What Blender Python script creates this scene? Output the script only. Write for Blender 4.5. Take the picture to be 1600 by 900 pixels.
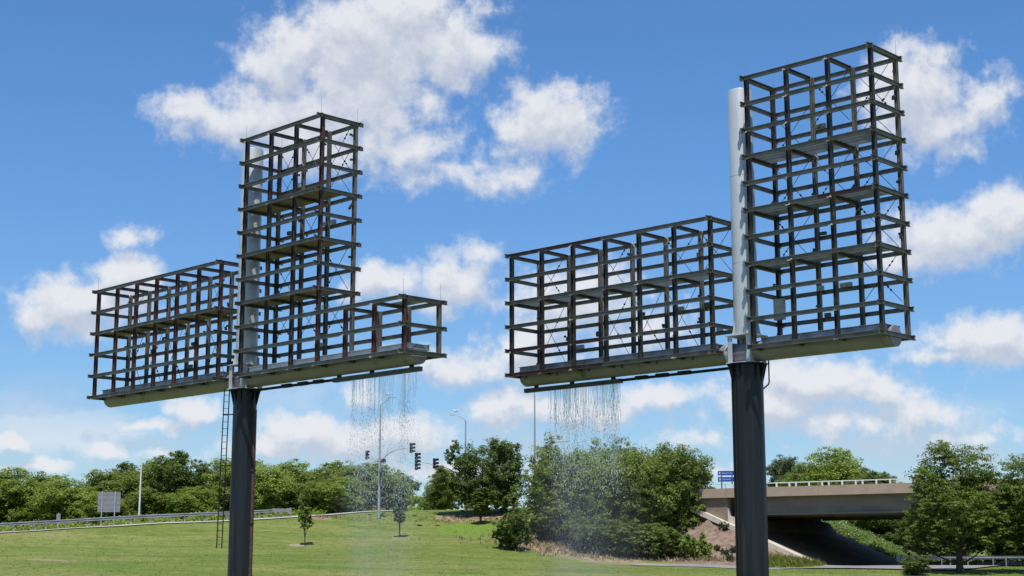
import bpy, math, random
import numpy as np
from mathutils import Vector, Matrix
random.seed(7)
for o in list(bpy.data.objects): bpy.data.objects.remove(o)
scn = bpy.context.scene
COL = scn.collection
# ------------------------------------------------------------------ camera
FPX, PITCH, CAMZ = 2364.3, 0.1799, 1.7
cam = bpy.data.objects.new('camera', bpy.data.cameras.new('camera'))
COL.objects.link(cam); scn.camera = cam
cam.location = (0, 0, CAMZ); cam.rotation_euler = (math.pi/2 + PITCH, 0, 0)
cam.data.sensor_width = 36; cam.data.lens = FPX/1600*36
cam.data.clip_start = 0.5; cam.data.clip_end = 6000
# ------------------------------------------------------------------ light
SUN_EL, SUN_AZ = math.radians(67), math.radians(2.5)   # light travels towards +y and a little +x
sun = bpy.data.objects.new('sun', bpy.data.lights.new('sun', 'SUN')); COL.objects.link(sun)
sun.data.energy = 5.0; sun.data.angle = math.radians(0.5); sun.data.color = (1, .95, .86)
d = Vector((math.sin(SUN_AZ)*math.cos(SUN_EL), math.cos(SUN_AZ)*math.cos(SUN_EL), -math.sin(SUN_EL)))
sun.rotation_euler = d.to_track_quat('-Z', 'Y').to_euler(); sun.location = (-20, -30, 60)
world = bpy.data.worlds.new('World'); scn.world = world; world.use_nodes = True
scn.view_settings.view_transform = 'Standard'; scn.view_settings.look = 'None'
scn.view_settings.gamma = 1; scn.view_settings.use_curve_mapping = False
scn.view_settings.exposure = 0.0
SKY_STRENGTH = 0.112

def px2dir(px, py):
    a = (px-800)/FPX; b = -(py-450)/FPX
    y = math.cos(PITCH)-b*math.sin(PITCH); z = math.sin(PITCH)+b*math.cos(PITCH)
    return a, y, z
def at(px, py, Y):                       # point on the ground plan at distance Y seen at px,py
    a, y, z = px2dir(px, py); k = Y/y
    return Vector((a*k, Y, CAMZ+z*k))
def atx(px, Y, row=860):
    return at(px, row, Y).x

def build_world():
    nt = world.node_tree; nt.nodes.clear(); N = nt.nodes.new; L = nt.links.new
    out = N('ShaderNodeOutputWorld'); mix = N('ShaderNodeMixShader')
    bg = N('ShaderNodeBackground'); bg.inputs['Strength'].default_value = SKY_STRENGTH
    sky = N('ShaderNodeTexSky'); sky.sky_type = 'NISHITA'; sky.sun_disc = False
    sky.sun_elevation = SUN_EL; sky.sun_rotation = math.pi + SUN_AZ
    sky.air_density = .95; sky.dust_density = 0.35; sky.ozone_density = 3.0; sky.altitude = 300
    tint = N('ShaderNodeMix'); tint.data_type = 'RGBA'; tint.blend_type = 'MULTIPLY'; tint.inputs['Factor'].default_value = 1
    tint.inputs['B'].default_value = (.70, 1.06, 1.36, 1)      # the camera's cool white balance
    L(sky.outputs[0], tint.inputs['A'])
    low = N('ShaderNodeMix'); low.data_type = 'RGBA'; low.blend_type = 'MULTIPLY'; low.inputs['Factor'].default_value = 1; low.inputs['B'].default_value = (.80, .93, 1.04, 1)
    L(sky.outputs[0], low.inputs['A']); pick = N('ShaderNodeMix'); pick.data_type = 'RGBA'; L(low.outputs['Result'], pick.inputs['A']); L(tint.outputs['Result'], pick.inputs['B'])
    t2 = N('ShaderNodeTexCoord'); s2 = N('ShaderNodeSeparateXYZ'); L(t2.outputs['Generated'], s2.inputs[0]); r2 = N('ShaderNodeMapRange'); r2.inputs['From Min'].default_value = 0.02; r2.inputs['From Max'].default_value = .26
    L(s2.outputs[2], r2.inputs['Value']); L(r2.outputs[0], pick.inputs['Factor']); L(pick.outputs['Result'], bg.inputs['Color'])
    # cumulus clouds: field of direction (azimuth, elevation in units of 0.1 rad-ish pixels/100)
    g = bpy.data.node_groups.new('cloud_field', 'ShaderNodeTree')
    g.interface.new_socket('P', in_out='INPUT', socket_type='NodeSocketVector')
    g.interface.new_socket('F', in_out='OUTPUT', socket_type='NodeSocketFloat')
    GN = g.nodes.new; GL = g.links.new
    gi = GN('NodeGroupInput'); go = GN('NodeGroupOutput')
    def noise(scale, detail, src, rough=.55):
        n = GN('ShaderNodeTexNoise'); n.inputs['Scale'].default_value = scale
        n.inputs['Detail'].default_value = detail; n.inputs['Roughness'].default_value = rough
        GL(src, n.inputs['Vector']); return n
    def vm(op, a=None, b=None, c=None):
        n = GN('ShaderNodeVectorMath'); n.operation = op
        for i, v in enumerate((a, b, c)):
            if v is None: continue
            if isinstance(v, (tuple, list)): n.inputs[i].default_value = v
            else: GL(v, n.inputs[i])
        return n
    def mt(op, a=None, b=None, c=None):
        n = GN('ShaderNodeMath'); n.operation = op
        for i, v in enumerate((a, b, c)):
            if v is None: continue
            if isinstance(v, (int, float)): n.inputs[i].default_value = v
            else: GL(v, n.inputs[i])
        return n.outputs[0]
    P = gi.outputs[0]
    # domain warp
    wn = noise(1.6, 3, P); w1 = vm('SUBTRACT', wn.outputs['Color'], (.5, .5, .5))
    w2 = vm('MULTIPLY_ADD', w1.outputs[0], (.7, .5, .3), P)
    Q = w2.outputs[0]
    # blobs in units of 100 photo pixels around the heading; (x, y up from horizon row 880)
    B = [(560,70,150,85,1.15),(440,100,95,75,1),(380,190,90,62,1),(300,190,95,42,.85),(690,75,110,62,1.05),(620,20,120,55,1),(470,215,110,70,.9),
         (620,235,120,55,.75),(700,265,110,32,.6),(860,185,95,66,1.1),(790,270,80,36,.65),(560,160,150,70,.95),(800,230,60,40,.5),(760,20,50,18,.45),
         (110,490,100,52,1.1),(190,455,80,48,1.05),(190,385,42,24,.8),(60,515,60,32,.8),(250,560,60,20,.35),
         (600,440,75,38,1),(710,440,75,48,.95),(750,395,40,28,.7),(680,475,90,24,.6),(640,560,70,20,.6),
         (1450,165,90,80,1.1),(1490,225,90,50,.9),(1570,180,60,40,.75),(1400,130,40,34,.7),
         (1500,385,130,52,1.05),(1590,360,70,50,1.1),(1440,420,80,30,.8),(1560,548,125,40,1.1),(1470,575,70,18,.7),
         (720,575,90,32,.9),(830,545,75,58,1.1),(900,470,110,60,.95),(1000,520,110,40,.7),(960,440,60,40,.6),
         (1270,600,120,45,1.1),(1210,640,120,40,.95),(1360,620,90,40,.95),(1440,655,110,30,.85),(1310,665,190,34,.7),(1030,620,90,26,.9),(900,640,110,32,1),(790,640,70,36,.95),(1090,690,90,24,.5),
         (15,700,42,18,1),(160,705,60,18,.8),(300,648,46,26,1.05),(228,672,60,14,.8),(60,735,80,12,.7),(480,672,95,34,1.1),(560,690,110,40,.85),(640,680,90,34,.95),(430,700,110,24,.8),(690,735,90,24,.7),(250,715,60,14,.5),
         (1500,690,160,18,.45),(1150,640,60,16,.5),(1120,735,90,16,.6),(560,620,40,26,.6)]
    acc = None
    for (cx, cy, rx, ry, w) in B:
        c = ((cx-800)/100, (880-cy)/100); s = (100/rx/1.28, 100/ry/1.28)
        m = vm('MULTIPLY_ADD', Q, (s[0], s[1], 0), (-c[0]*s[0], -c[1]*s[1], 0))
        ln = vm('LENGTH', m.outputs[0]).outputs['Value']
        e = mt('MULTIPLY_ADD', ln, -w, w)
        acc = e if acc is None else mt('SMOOTH_MAX', acc, e, .18)
    n1 = noise(2.3, 12, P, .62); n2 = noise(.8, 5, P, .5)
    v = mt('MULTIPLY_ADD', n1.outputs[0], 1.4, -.70-.11)
    f = mt('ADD', acc, v)
    f = mt('MAXIMUM', f, -1)
    GL(f, go.inputs[0])
    # direction -> P
    tc = N('ShaderNodeTexCoord'); sep = N('ShaderNodeSeparateXYZ'); L(tc.outputs['Generated'], sep.inputs[0])
    def wm(op, a=None, b=None, c=None):
        n = N('ShaderNodeMath'); n.operation = op
        for i, v in enumerate((a, b, c)):
            if v is None: continue
            if isinstance(v, (int, float)): n.inputs[i].default_value = v
            else: L(v, n.inputs[i])
        return n.outputs[0]
    hyp = wm('SQRT', wm('ADD', wm('MULTIPLY', sep.outputs[0], sep.outputs[0]), wm('MULTIPLY', sep.outputs[1], sep.outputs[1])))
    az = wm('ARCTAN2', sep.outputs[0], sep.outputs[1]); el = wm('ARCTAN2', sep.outputs[2], hyp)
    # photo columns/rows in hundreds of pixels, approximated by angles (23.6 px hundreds per radian)
    X = wm('MULTIPLY', wm('TANGENT', wm('MULTIPLY', az, .999)), FPX/100); Y = wm('MULTIPLY', el, FPX/100*1.015)
    comb = N('ShaderNodeCombineXYZ'); L(X, comb.inputs[0]); L(Y, comb.inputs[1])
    g1 = N('ShaderNodeGroup'); g1.node_tree = g; L(comb.outputs[0], g1.inputs[0])
    off = N('ShaderNodeVectorMath'); off.operation = 'ADD'; L(comb.outputs[0], off.inputs[0]); off.inputs[1].default_value = (-.05, .30, 0)
    g2 = N('ShaderNodeGroup'); g2.node_tree = g; L(off.outputs[0], g2.inputs[0])
    F1, F2 = g1.outputs[0], g2.outputs[0]
    cov = N('ShaderNodeMapRange'); cov.interpolation_type = 'SMOOTHSTEP'
    cov.inputs['From Min'].default_value = -.10; cov.inputs['From Max'].default_value = .58
    L(F1, cov.inputs['Value'])
    pw = wm('MULTIPLY', wm('POWER', cov.outputs[0], .9), .94)
    # thin pale cloud veil low over the horizon
    vn = N('ShaderNodeTexNoise'); vn.inputs['Scale'].default_value = .55; vn.inputs['Detail'].default_value = 7; vm_ = N('ShaderNodeMapping'); vm_.inputs['Scale'].default_value = (.6, 1.6, 1); L(comb.outputs[0], vm_.inputs[0]); L(vm_.outputs[0], vn.inputs['Vector'])
    vr = N('ShaderNodeMapRange'); vr.interpolation_type = 'SMOOTHSTEP'; vr.inputs['From Min'].default_value = .40; vr.inputs['From Max'].default_value = .68; L(vn.outputs[0], vr.inputs['Value'])
    vb = N('ShaderNodeMapRange'); vb.interpolation_type = 'SMOOTHSTEP'; vb.inputs['From Min'].default_value = 3.6; vb.inputs['From Max'].default_value = 1.6; L(Y, vb.inputs['Value'])
    pw = wm('MAXIMUM', pw, wm('MULTIPLY', wm('MULTIPLY', vr.outputs[0], vb.outputs[0]), .62))
    lit = N('ShaderNodeMapRange'); lit.inputs['From Min'].default_value = -.28; lit.inputs['From Max'].default_value = .30
    dd = wm('SUBTRACT', F1, F2)
    dd2 = wm('SUBTRACT', dd, wm('MULTIPLY', wm('MAXIMUM', wm('ADD', F1, -.35), 0), .35))
    L(dd2, lit.inputs['Value'])
    cc = N('ShaderNodeMix'); cc.data_type = 'RGBA'
    cc.inputs['A'].default_value = (.56, .61, .71, 1); cc.inputs['B'].default_value = (.82, .835, .87, 1)
    L(lit.outputs[0], cc.inputs['Factor'])
    bgc = N('ShaderNodeBackground'); bgc.inputs['Strength'].default_value = 1.0; L(cc.outputs['Result'], bgc.inputs['Color'])
    L(pw, mix.inputs[0]); L(bg.outputs[0], mix.inputs[1]); L(bgc.outputs[0], mix.inputs[2]); L(mix.outputs[0], out.inputs[0])
build_world()

# ------------------------------------------------------------------ helpers
class MB:
    def __init__(s): s.v = []; s.f = []
    def add(s, vs, fs):
        n = len(s.v); s.v += [tuple(v) for v in vs]; s.f += [tuple(i+n for i in f) for f in fs]
    def box(s, c, h, ax=None):          # centre, half sizes, axes
        X, Y, Z = ax if ax else (Vector((1,0,0)), Vector((0,1,0)), Vector((0,0,1)))
        c = Vector(c); vs = [c+X*h[0]*i+Y*h[1]*j+Z*h[2]*k for k in (-1,1) for j in (-1,1) for i in (-1,1)]
        s.add(vs, [(0,2,3,1),(4,5,7,6),(0,1,5,4),(2,6,7,3),(0,4,6,2),(1,3,7,5)])
    def tube(s, pts, r, n=8, cap=True, up=None):
        pts = [Vector(p) for p in pts]; rr = r if isinstance(r, (list, tuple)) else [r]*len(pts)
        base = len(s.v); prev = None
        for i, p in enumerate(pts):
            t = (pts[min(i+1, len(pts)-1)]-pts[max(i-1, 0)]).normalized()
            a = prev if prev is not None else (Vector((0,0,1)) if abs(t.z) < .9 else Vector((1,0,0)))
            x = (a-t*a.dot(t)).normalized(); y = t.cross(x); prev = x
            for k in range(n):
                q = 2*math.pi*k/n; s.v.append(tuple(p+x*math.cos(q)*rr[i]+y*math.sin(q)*rr[i]))
        for i in range(len(pts)-1):
            for k in range(n):
                a = base+i*n+k; b = base+i*n+(k+1) % n; s.f.append((a, b, b+n, a+n))
        if cap:
            s.f.append(tuple(base+k for k in range(n))[::-1]); e = base+(len(pts)-1)*n; s.f.append(tuple(e+k for k in range(n)))
    def ibeam(s, a, b, h, w, side, tf=.022, tw=.02):   # I profile, h along z x axis, flanges spread along side
        a = Vector(a); b = Vector(b); t = (b-a).normalized(); sd = Vector(side); sd = (sd-t*sd.dot(t)).normalized(); up = t.cross(sd)
        if up.z < -1e-4: up = -up
        pr = [(-w/2,-h/2),(w/2,-h/2),(w/2,-h/2+tf),(tw/2,-h/2+tf),(tw/2,h/2-tf),(w/2,h/2-tf),(w/2,h/2),(-w/2,h/2),(-w/2,h/2-tf),(-tw/2,h/2-tf),(-tw/2,-h/2+tf),(-w/2,-h/2+tf)]
        n = len(s.v)
        for p in (a, b):
            for (x, y) in pr: s.v.append(tuple(p+sd*x+up*y))
        for k in range(12): s.f.append((n+k, n+(k+1) % 12, n+12+(k+1) % 12, n+12+k))
        s.f.append(tuple(n+k for k in range(12))); s.f.append(tuple(n+12+k for k in range(12))[::-1])
    def lathe(s, c, prof, n=24, ax=None):
        c = Vector(c); X, Y, Z = ax if ax else (Vector((1,0,0)), Vector((0,1,0)), Vector((0,0,1)))
        base = len(s.v)
        for (r, z) in prof:
            for k in range(n):
                q = 2*math.pi*k/n; s.v.append(tuple(c+X*math.cos(q)*r+Y*math.sin(q)*r+Z*z))
        for i in range(len(prof)-1):
            for k in range(n):
                a = base+i*n+k; b = base+i*n+(k+1) % n; s.f.append((a, b, b+n, a+n))
        s.f.append(tuple(base+k for k in range(n))[::-1]); e = base+(len(prof)-1)*n; s.f.append(tuple(e+k for k in range(n)))
    def build(s, name, mat, parent=None, smooth=False, bevel=0, loc=None):
        me = bpy.data.meshes.new(name); me.from_pydata(s.v, [], s.f); me.update()
        import bmesh
        bm = bmesh.new(); bm.from_mesh(me); bmesh.ops.recalc_face_normals(bm, faces=bm.faces); bm.to_mesh(me); bm.free()
        me.materials.append(mat)
        if smooth:
            me.polygons.foreach_set('use_smooth', [True]*len(me.polygons))
            try: me.set_sharp_from_angle(angle=math.radians(38))
            except Exception: pass
        o = bpy.data.objects.new(name, me); COL.objects.link(o)
        if parent: o.parent = parent
        if loc: o.location = loc
        if bevel:
            b = o.modifiers.new('b', 'BEVEL'); b.width = bevel; b.segments = 2; b.limit_method = 'ANGLE'
        return o
def tag(o, label=None, cat=None, group=None, kind=None):
    if label: o['label'] = label
    if cat: o['category'] = cat
    if group: o['group'] = group
    if kind: o['kind'] = kind
    return o
def empty(name, loc, rz=0):
    o = bpy.data.objects.new(name, None); COL.objects.link(o); o.location = loc; o.rotation_euler = (0, 0, rz); return o

def mat(name, col, rough=.6, metal=0, col2=None, scale=3, contrast=(.35,.65), bump=0, detail=6, col3=None, scale3=1, c3=(.55,.7),
        stretch=None, spec=.5, bscale=None, attr=None, coords='Object', trans=0):
    m = bpy.data.materials.new(name); m.use_nodes = True; nt = m.node_tree; N = nt.nodes.new; L = nt.links.new
    p = nt.nodes['Principled BSDF']; p.inputs['Base Color'].default_value = (*col, 1); p.inputs['Roughness'].default_value = rough
    p.inputs['Metallic'].default_value = metal; p.inputs['Specular IOR Level'].default_value = spec
    tc = N('ShaderNodeTexCoord'); mp = N('ShaderNodeMapping'); L(tc.outputs[coords], mp.inputs[0])
    if stretch: mp.inputs['Scale'].default_value = stretch
    last = None
    def nz(sc, lo, hi, a, b):
        n = N('ShaderNodeTexNoise'); n.inputs['Scale'].default_value = sc; n.inputs['Detail'].default_value = detail; L(mp.outputs[0], n.inputs['Vector'])
        r = N('ShaderNodeMapRange'); r.inputs['From Min'].default_value = lo; r.inputs['From Max'].default_value = hi; L(n.outputs[0], r.inputs['Value'])
        x = N('ShaderNodeMix'); x.data_type = 'RGBA'
        if a is None: x.inputs['A'].default_value = (*col, 1)
        else: L(a, x.inputs['A'])
        x.inputs['B'].default_value = (*b, 1); L(r.outputs[0], x.inputs['Factor']); return x.outputs['Result']
    if col2: last = nz(scale, *contrast, None, col2)
    if col3: last = nz(scale3, *c3, last, col3)
    if last: L(last, p.inputs['Base Color'])
    if bump:
        n = N('ShaderNodeTexNoise'); n.inputs['Scale'].default_value = bscale or scale*4; n.inputs['Detail'].default_value = 8; L(mp.outputs[0], n.inputs['Vector'])
        b = N('ShaderNodeBump'); b.inputs['Strength'].default_value = 1; b.inputs['Distance'].default_value = bump; L(n.outputs[0], b.inputs['Height']); L(b.outputs[0], p.inputs['Normal'])
    return m

M = {}
M['rail'] = mat('grey_green_steel', (.175,.165,.148), .5, .15, (.10,.098,.092), 1.3, (.35,.65), .002, col3=(.17,.10,.06), scale3=2.6, c3=(.62,.74))
M['rail_rust'] = mat('primer_red_steel', (.11,.035,.03), .6, .1, (.07,.05,.05), 1.5, col3=(.2,.2,.2), scale3=2.2, c3=(.6,.75))
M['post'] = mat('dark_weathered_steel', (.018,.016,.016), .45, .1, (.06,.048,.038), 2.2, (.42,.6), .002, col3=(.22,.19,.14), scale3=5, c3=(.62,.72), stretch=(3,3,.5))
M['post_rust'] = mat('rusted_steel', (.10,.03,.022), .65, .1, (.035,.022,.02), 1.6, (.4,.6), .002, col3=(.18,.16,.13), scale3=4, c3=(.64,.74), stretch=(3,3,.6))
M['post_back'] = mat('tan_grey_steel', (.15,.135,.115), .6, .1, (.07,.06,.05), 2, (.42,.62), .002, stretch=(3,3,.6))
M['cross'] = mat('mottled_brown_steel', (.11,.10,.085), .6, .1, (.06,.06,.06), 2, (.4,.6))  # mottled brown for cross beams, saddles and some junction boxes
M['deck_blue'] = mat('galvanised_decking', (.30,.33,.38), .45, .5, (.2,.23,.27), 1.2, (.4,.6))
M['deck_brown'] = mat('weathered_decking', (.26,.21,.16), .6, .1, (.14,.11,.09), 1.3, (.4,.6), col3=(.2,.08,.03), scale3=2, c3=(.6,.7))
M['galv'] = mat('pale_grey_paint', (.56,.58,.60), .42, .25, (.48,.50,.53), .8, (.3,.7), .003, col3=(.22,.2,.19), scale3=.9, c3=(.70,.76), stretch=(2,2,.6))
M['tube'] = mat('grey_cylinder_paint', (.27,.245,.285), .5, .1, (.215,.195,.228), .6, (.35,.65), .002, col3=(.12,.12,.11), scale3=1.1, c3=(.62,.74))
M['polepaint'] = mat('black_blue_pole_paint', (.006,.007,.010), .40, 0, (.015,.018,.024), 1.0, (.40,.60), .002, col3=(.05,.035,.03), scale3=1.6, c3=(.64,.74), stretch=(2.5,2.5,.12), spec=.35)
M['black'] = mat('black_steel', (.010,.010,.012), .6, 0, (.018,.016,.015), 3, spec=.2)
M['gutter'] = mat('dark_bronze_steel', (.045,.04,.034), .5, .1, (.07,.065,.055), 2)
M['rustpipe'] = mat('rust_pipe', (.10,.04,.028), .7, 0, (.05,.03,.025), 2.5, (.4,.6))
M['zinc'] = mat('galvanised_steel', (.36,.37,.38), .45, .3, (.27,.28,.29), 1.2)
M['lamp_grey'] = mat('lamp_pole_grey', (.42,.44,.46), .5, .3, (.34,.36,.38), 1)
M['white'] = mat('white_paint', (.78,.78,.76), .5, 0, (.66,.66,.64), 2)
M['signback'] = mat('aluminium_sign_back', (.27,.28,.29), .5, .2, (.22,.23,.24), 1.5, (.35,.65))
M['blue'] = mat('blue_sign_face', (.01,.06,.33), .4, 0, (.012,.07,.38), 2)
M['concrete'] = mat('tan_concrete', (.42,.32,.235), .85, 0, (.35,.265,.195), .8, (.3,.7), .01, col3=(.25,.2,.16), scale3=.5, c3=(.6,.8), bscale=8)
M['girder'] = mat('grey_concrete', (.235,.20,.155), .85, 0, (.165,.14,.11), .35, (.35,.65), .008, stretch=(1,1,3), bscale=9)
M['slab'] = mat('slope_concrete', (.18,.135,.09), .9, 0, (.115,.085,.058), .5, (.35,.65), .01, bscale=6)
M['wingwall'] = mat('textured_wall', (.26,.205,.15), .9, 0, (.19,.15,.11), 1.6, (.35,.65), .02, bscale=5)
M['deckshade'] = mat('shade_toned_concrete', (.12,.11,.10), .9, 0, (.08,.075,.07), .5, (.35,.65))  # abutment concrete with the shade under the deck put into its colour
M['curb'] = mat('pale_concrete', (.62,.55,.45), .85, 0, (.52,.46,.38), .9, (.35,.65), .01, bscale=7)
M['asphalt'] = mat('grey_path', (.27,.26,.245), .9, 0, (.2,.195,.185), .4, (.35,.65), .01, bscale=10)
M['shoulder'] = mat('pale_road_shoulder', (.5,.45,.39), .9, 0, (.4,.37,.33), .5, (.35,.65), .01, bscale=6, col3=(.34,.24,.2), scale3=.15, c3=(.6,.7))
M['bark'] = mat('bark', (.04,.03,.024), .9, 0, (.07,.055,.042), 4, (.4,.6), .02, stretch=(1,1,.3))
M['signal'] = mat('signal_black', (.014,.012,.016), .45)
M['lens'] = mat('signal_lens', (.04,.008,.008), .3)
M['gull'] = mat('gull_white', (.8,.8,.8), .7); M['gullgrey'] = mat('gull_grey', (.35,.36,.38), .7)
M['box'] = mat('grey_cabinet', (.40,.42,.42), .5, .2, (.3,.31,.31), 2, (.4,.6), col3=(.12,.1,.08), scale3=3, c3=(.65,.72))

def leafmat(name, c1, c2, c3, trans=.42, flower=None):
    m = bpy.data.materials.new(name); m.use_nodes = True; nt = m.node_tree; nt.nodes.clear(); N = nt.nodes.new; L = nt.links.new
    o = N('ShaderNodeOutputMaterial'); at_ = N('ShaderNodeAttribute'); at_.attribute_name = 'tone'
    oi = N('ShaderNodeObjectInfo'); ad = N('ShaderNodeMath'); ad.operation = 'MULTIPLY_ADD'
    L(oi.outputs['Random'], ad.inputs[0]); ad.inputs[1].default_value = .3; L(at_.outputs['Fac'], ad.inputs[2])
    cr = N('ShaderNodeValToRGB'); cr.color_ramp.elements[0].position = .1; cr.color_ramp.elements[0].color = (*c1, 1)
    cr.color_ramp.elements[1].position = .95; cr.color_ramp.elements[1].color = (*c3, 1); e = cr.color_ramp.elements.new(.55); e.color = (*c2, 1)
    if flower: e2 = cr.color_ramp.elements.new(1.0); cr.color_ramp.elements[-1].color = (*flower, 1); cr.color_ramp.elements[-2].position = .93
    L(ad.outputs[0], cr.inputs[0])
    p = N('ShaderNodeBsdfPrincipled'); p.inputs['Roughness'].default_value = .5; p.inputs['Specular IOR Level'].default_value = .35; L(cr.outputs[0], p.inputs['Base Color'])
    t = N('ShaderNodeBsdfTranslucent'); hs = N('ShaderNodeHueSaturation'); hs.inputs['Value'].default_value = 1.5; hs.inputs['Hue'].default_value = .49
    L(cr.outputs[0], hs.inputs['Color']); L(hs.outputs[0], t.inputs[0])
    mx = N('ShaderNodeMixShader'); mx.inputs[0].default_value = trans; L(p.outputs[0], mx.inputs[1]); L(t.outputs[0], mx.inputs[2]); L(mx.outputs[0], o.inputs[0])
    return m
def sheet_mat():
    m = mat('milky_floor_sheet', (.40,.44,.52), .4, 0, (.30,.33,.40), 1.2, (.35,.65)); nt = m.node_tree; p = nt.nodes['Principled BSDF']; out = [n for n in nt.nodes if n.type == 'OUTPUT_MATERIAL'][0]
    t = nt.nodes.new('ShaderNodeBsdfTranslucent'); t.inputs[0].default_value = (.38,.44,.55,1); x = nt.nodes.new('ShaderNodeMixShader'); x.inputs[0].default_value = .42
    nt.links.new(p.outputs[0], x.inputs[1]); nt.links.new(t.outputs[0], x.inputs[2]); nt.links.new(x.outputs[0], out.inputs[0]); return m
M['sheet'] = sheet_mat()
LM = {
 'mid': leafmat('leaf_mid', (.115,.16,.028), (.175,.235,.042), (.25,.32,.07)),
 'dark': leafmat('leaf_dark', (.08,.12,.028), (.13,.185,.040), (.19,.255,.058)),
 'loc': leafmat('leaf_locust', (.075,.115,.022), (.14,.195,.034), (.23,.30,.055)),
 'light': leafmat('leaf_light', (.15,.21,.034), (.22,.30,.05), (.31,.39,.08)),
 'grey': leafmat('leaf_greyish', (.07,.10,.048), (.105,.145,.065), (.17,.21,.10)),
 'flower': leafmat('leaf_flowering', (.11,.17,.04), (.17,.25,.06), (.26,.35,.10), flower=(.62,.6,.5)),
 'grassy': leafmat('grass_blades', (.14,.18,.03), (.20,.25,.045), (.30,.31,.09)),
 'straw': leafmat('dry_blades', (.2,.15,.08), (.3,.24,.12), (.42,.34,.2)),
}
# ------------------------------------------------------------------ terrain
CP = []
def cp(px, row, Y): p = at(px, row, Y); CP.append((p.x, p.y, p.z))
for Yb in (-60, -10, 40, 80):
    for X in (-160, -80, -30, 0, 30, 80, 160): CP.append((X, Yb, 0.0))
for px in (-250, 0, 200, 400, 600, 800, 1000, 1200, 1400, 1600, 1900): cp(px, 922, 106); cp(px, 907, 114)
crest = [(-250,846,142),(-100,838,145),(0,833,148),(115,826,152),(251,818,155),(419,811,159),(480,806,162),(560,800.5,168),(640,797,172),(740,796,172)]
def crest_z(px, Y): p = at(px, 0, Y); return p
for (px, row, Y) in crest:
    p = at(px, row, Y); CP.append((p.x, p.y, p.z))
    for dY, dz in ((7, .02), (14, .05), (45, 0), (110, -.5)): CP.append((p.x*(1+dY/Y*.5), p.y+dY, p.z+dz))
for (px, row, Y) in [(-250,893,112),(0,892,121),(0,872,130),(0,850,141),(115,888,120),(115,850,141),(251,887,121),(251,866,134),(251,841,147),(419,886,122),(419,862,138),(419,833,150),
                     (480,884,124),(480,852,144),(480,825,154),(560,884,125),(560,850,145),(560,822,158),(624,884,126),(624,840,150),(640,815,162),(740,885,126),(740,852,142),(740,815,162),
                     (803,886,127),(803,864,140),(830,805,164),(830,835,152),(870,872,138),(900,884,132),(900,850,150),(900,825,160),(950,884,136),(1000,886,136),(1000,865,146),(1000,835,156),
                     (1060,886,137),(1060,850,148),(1060,812,156),(1100,886,138),(1140,883,140),(1140,840,146),(1200,884,141),
                     (880,889,126),(1000,890,128),(1100,889.5,130),(1200,889.5,130),(1300,889,130),(1400,889,129),(1500,890,126),(1600,891,124),(1900,892,122),
                     (1300,884.5,141),(1400,884,141),(1500,884,140),(1600,884,138),(1900,884,138)]: cp(px, row, Y)
B0 = at(1098, 800, 149.5); BE = Vector((.827, -.562, 0)).normalized(); BD = Vector((.562, .827, 0)).normalized()
def bp(t, s, z): v = B0+BE*t+BD*s; return Vector((v.x, v.y, z))
SL0, SL1, TL = B0.z, 1.45, 12.0         # slope paving: z at t=0 and at t=TL
for s in (0, 12, 24, 45, 80):
    for t, z in ((-25, 8.2), (-8, 7.9), (-1.5, 7.0), (TL, 1.45), (20, 1.45), (30, 1.45)): 
        if s == 0 and t < -2: continue
        v = bp(t, s+2, z); CP.append(tuple(v))
for (X, Y, Z) in [(75,150,1.8),(90,170,4),(110,200,5),(70,200,3.5),(-200,220,5),(-200,300,5),(0,320,6),(150,320,5),(-100,400,5),(60,400,5),(200,400,5),(220,100,1),(220,200,4),(-220,100,.5),(0,215,7),(30,260,6)]: CP.append((X, Y, Z))
A = np.array(CP); 
def tps_fit(A, sm=.02):
    n = len(A); X = A[:, :2]/100; d = np.sqrt(((X[:, None]-X[None])**2).sum(-1)); K = np.where(d > 0, d**2*np.log(d+1e-12), 0)
    Pm = np.c_[np.ones(n), X]; T = np.zeros((n+3, n+3)); T[:n, :n] = K+np.eye(n)*sm*.01; T[:n, n:] = Pm; T[n:, :n] = Pm.T
    return X, np.linalg.solve(T, np.r_[A[:, 2], 0, 0, 0])
TX, TW = tps_fit(A)
def Hraw(x, y):
    x = np.atleast_1d(x)/100.; y = np.atleast_1d(y)/100.; P_ = np.c_[x.ravel(), y.ravel()]; n = len(TX); out = np.zeros(len(P_))
    for i in range(0, len(P_), 4000):
        Q = P_[i:i+4000]; d = np.sqrt(((Q[:, None]-TX[None])**2).sum(-1)); K = np.where(d > 0, d**2*np.log(d+1e-12), 0)
        out[i:i+4000] = K@TW[:n]+TW[n]+Q@TW[n+1:]
    return out
def HH(x, y):
    x = np.atleast_1d(np.asarray(x, float)); y = np.atleast_1d(np.asarray(y, float)); z = np.clip(Hraw(x, y), -.3, 9)
    r = np.hypot(x, np.maximum(y-150, 0)*.7); f = np.clip((r-190)/120, 0, 1); z = z*(1-f)+3*f
    # underpass cut: road level on the right, slope paving plane
    t = (x-B0.x)*BE.x+(y-B0.y)*BE.y; s = (x-B0.x)*BD.x+(y-B0.y)*BD.y
    plane = np.where(t < 0, SL0, np.where(t < TL, SL0+(SL1-SL0)*t/TL, SL1))-.12
    ins = (s > -.3) & (s < 24.5) & (t > .3) & (t < 34)
    z = np.where(ins, np.minimum(plane, z+50), z)
    app = (s > -.2) & (s < 24.5) & (t < .3) & (t > -40); z = np.where(app, np.minimum(z, 8.3), z)
    return z
def H(x, y): return float(HH(x, y)[0])
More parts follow.
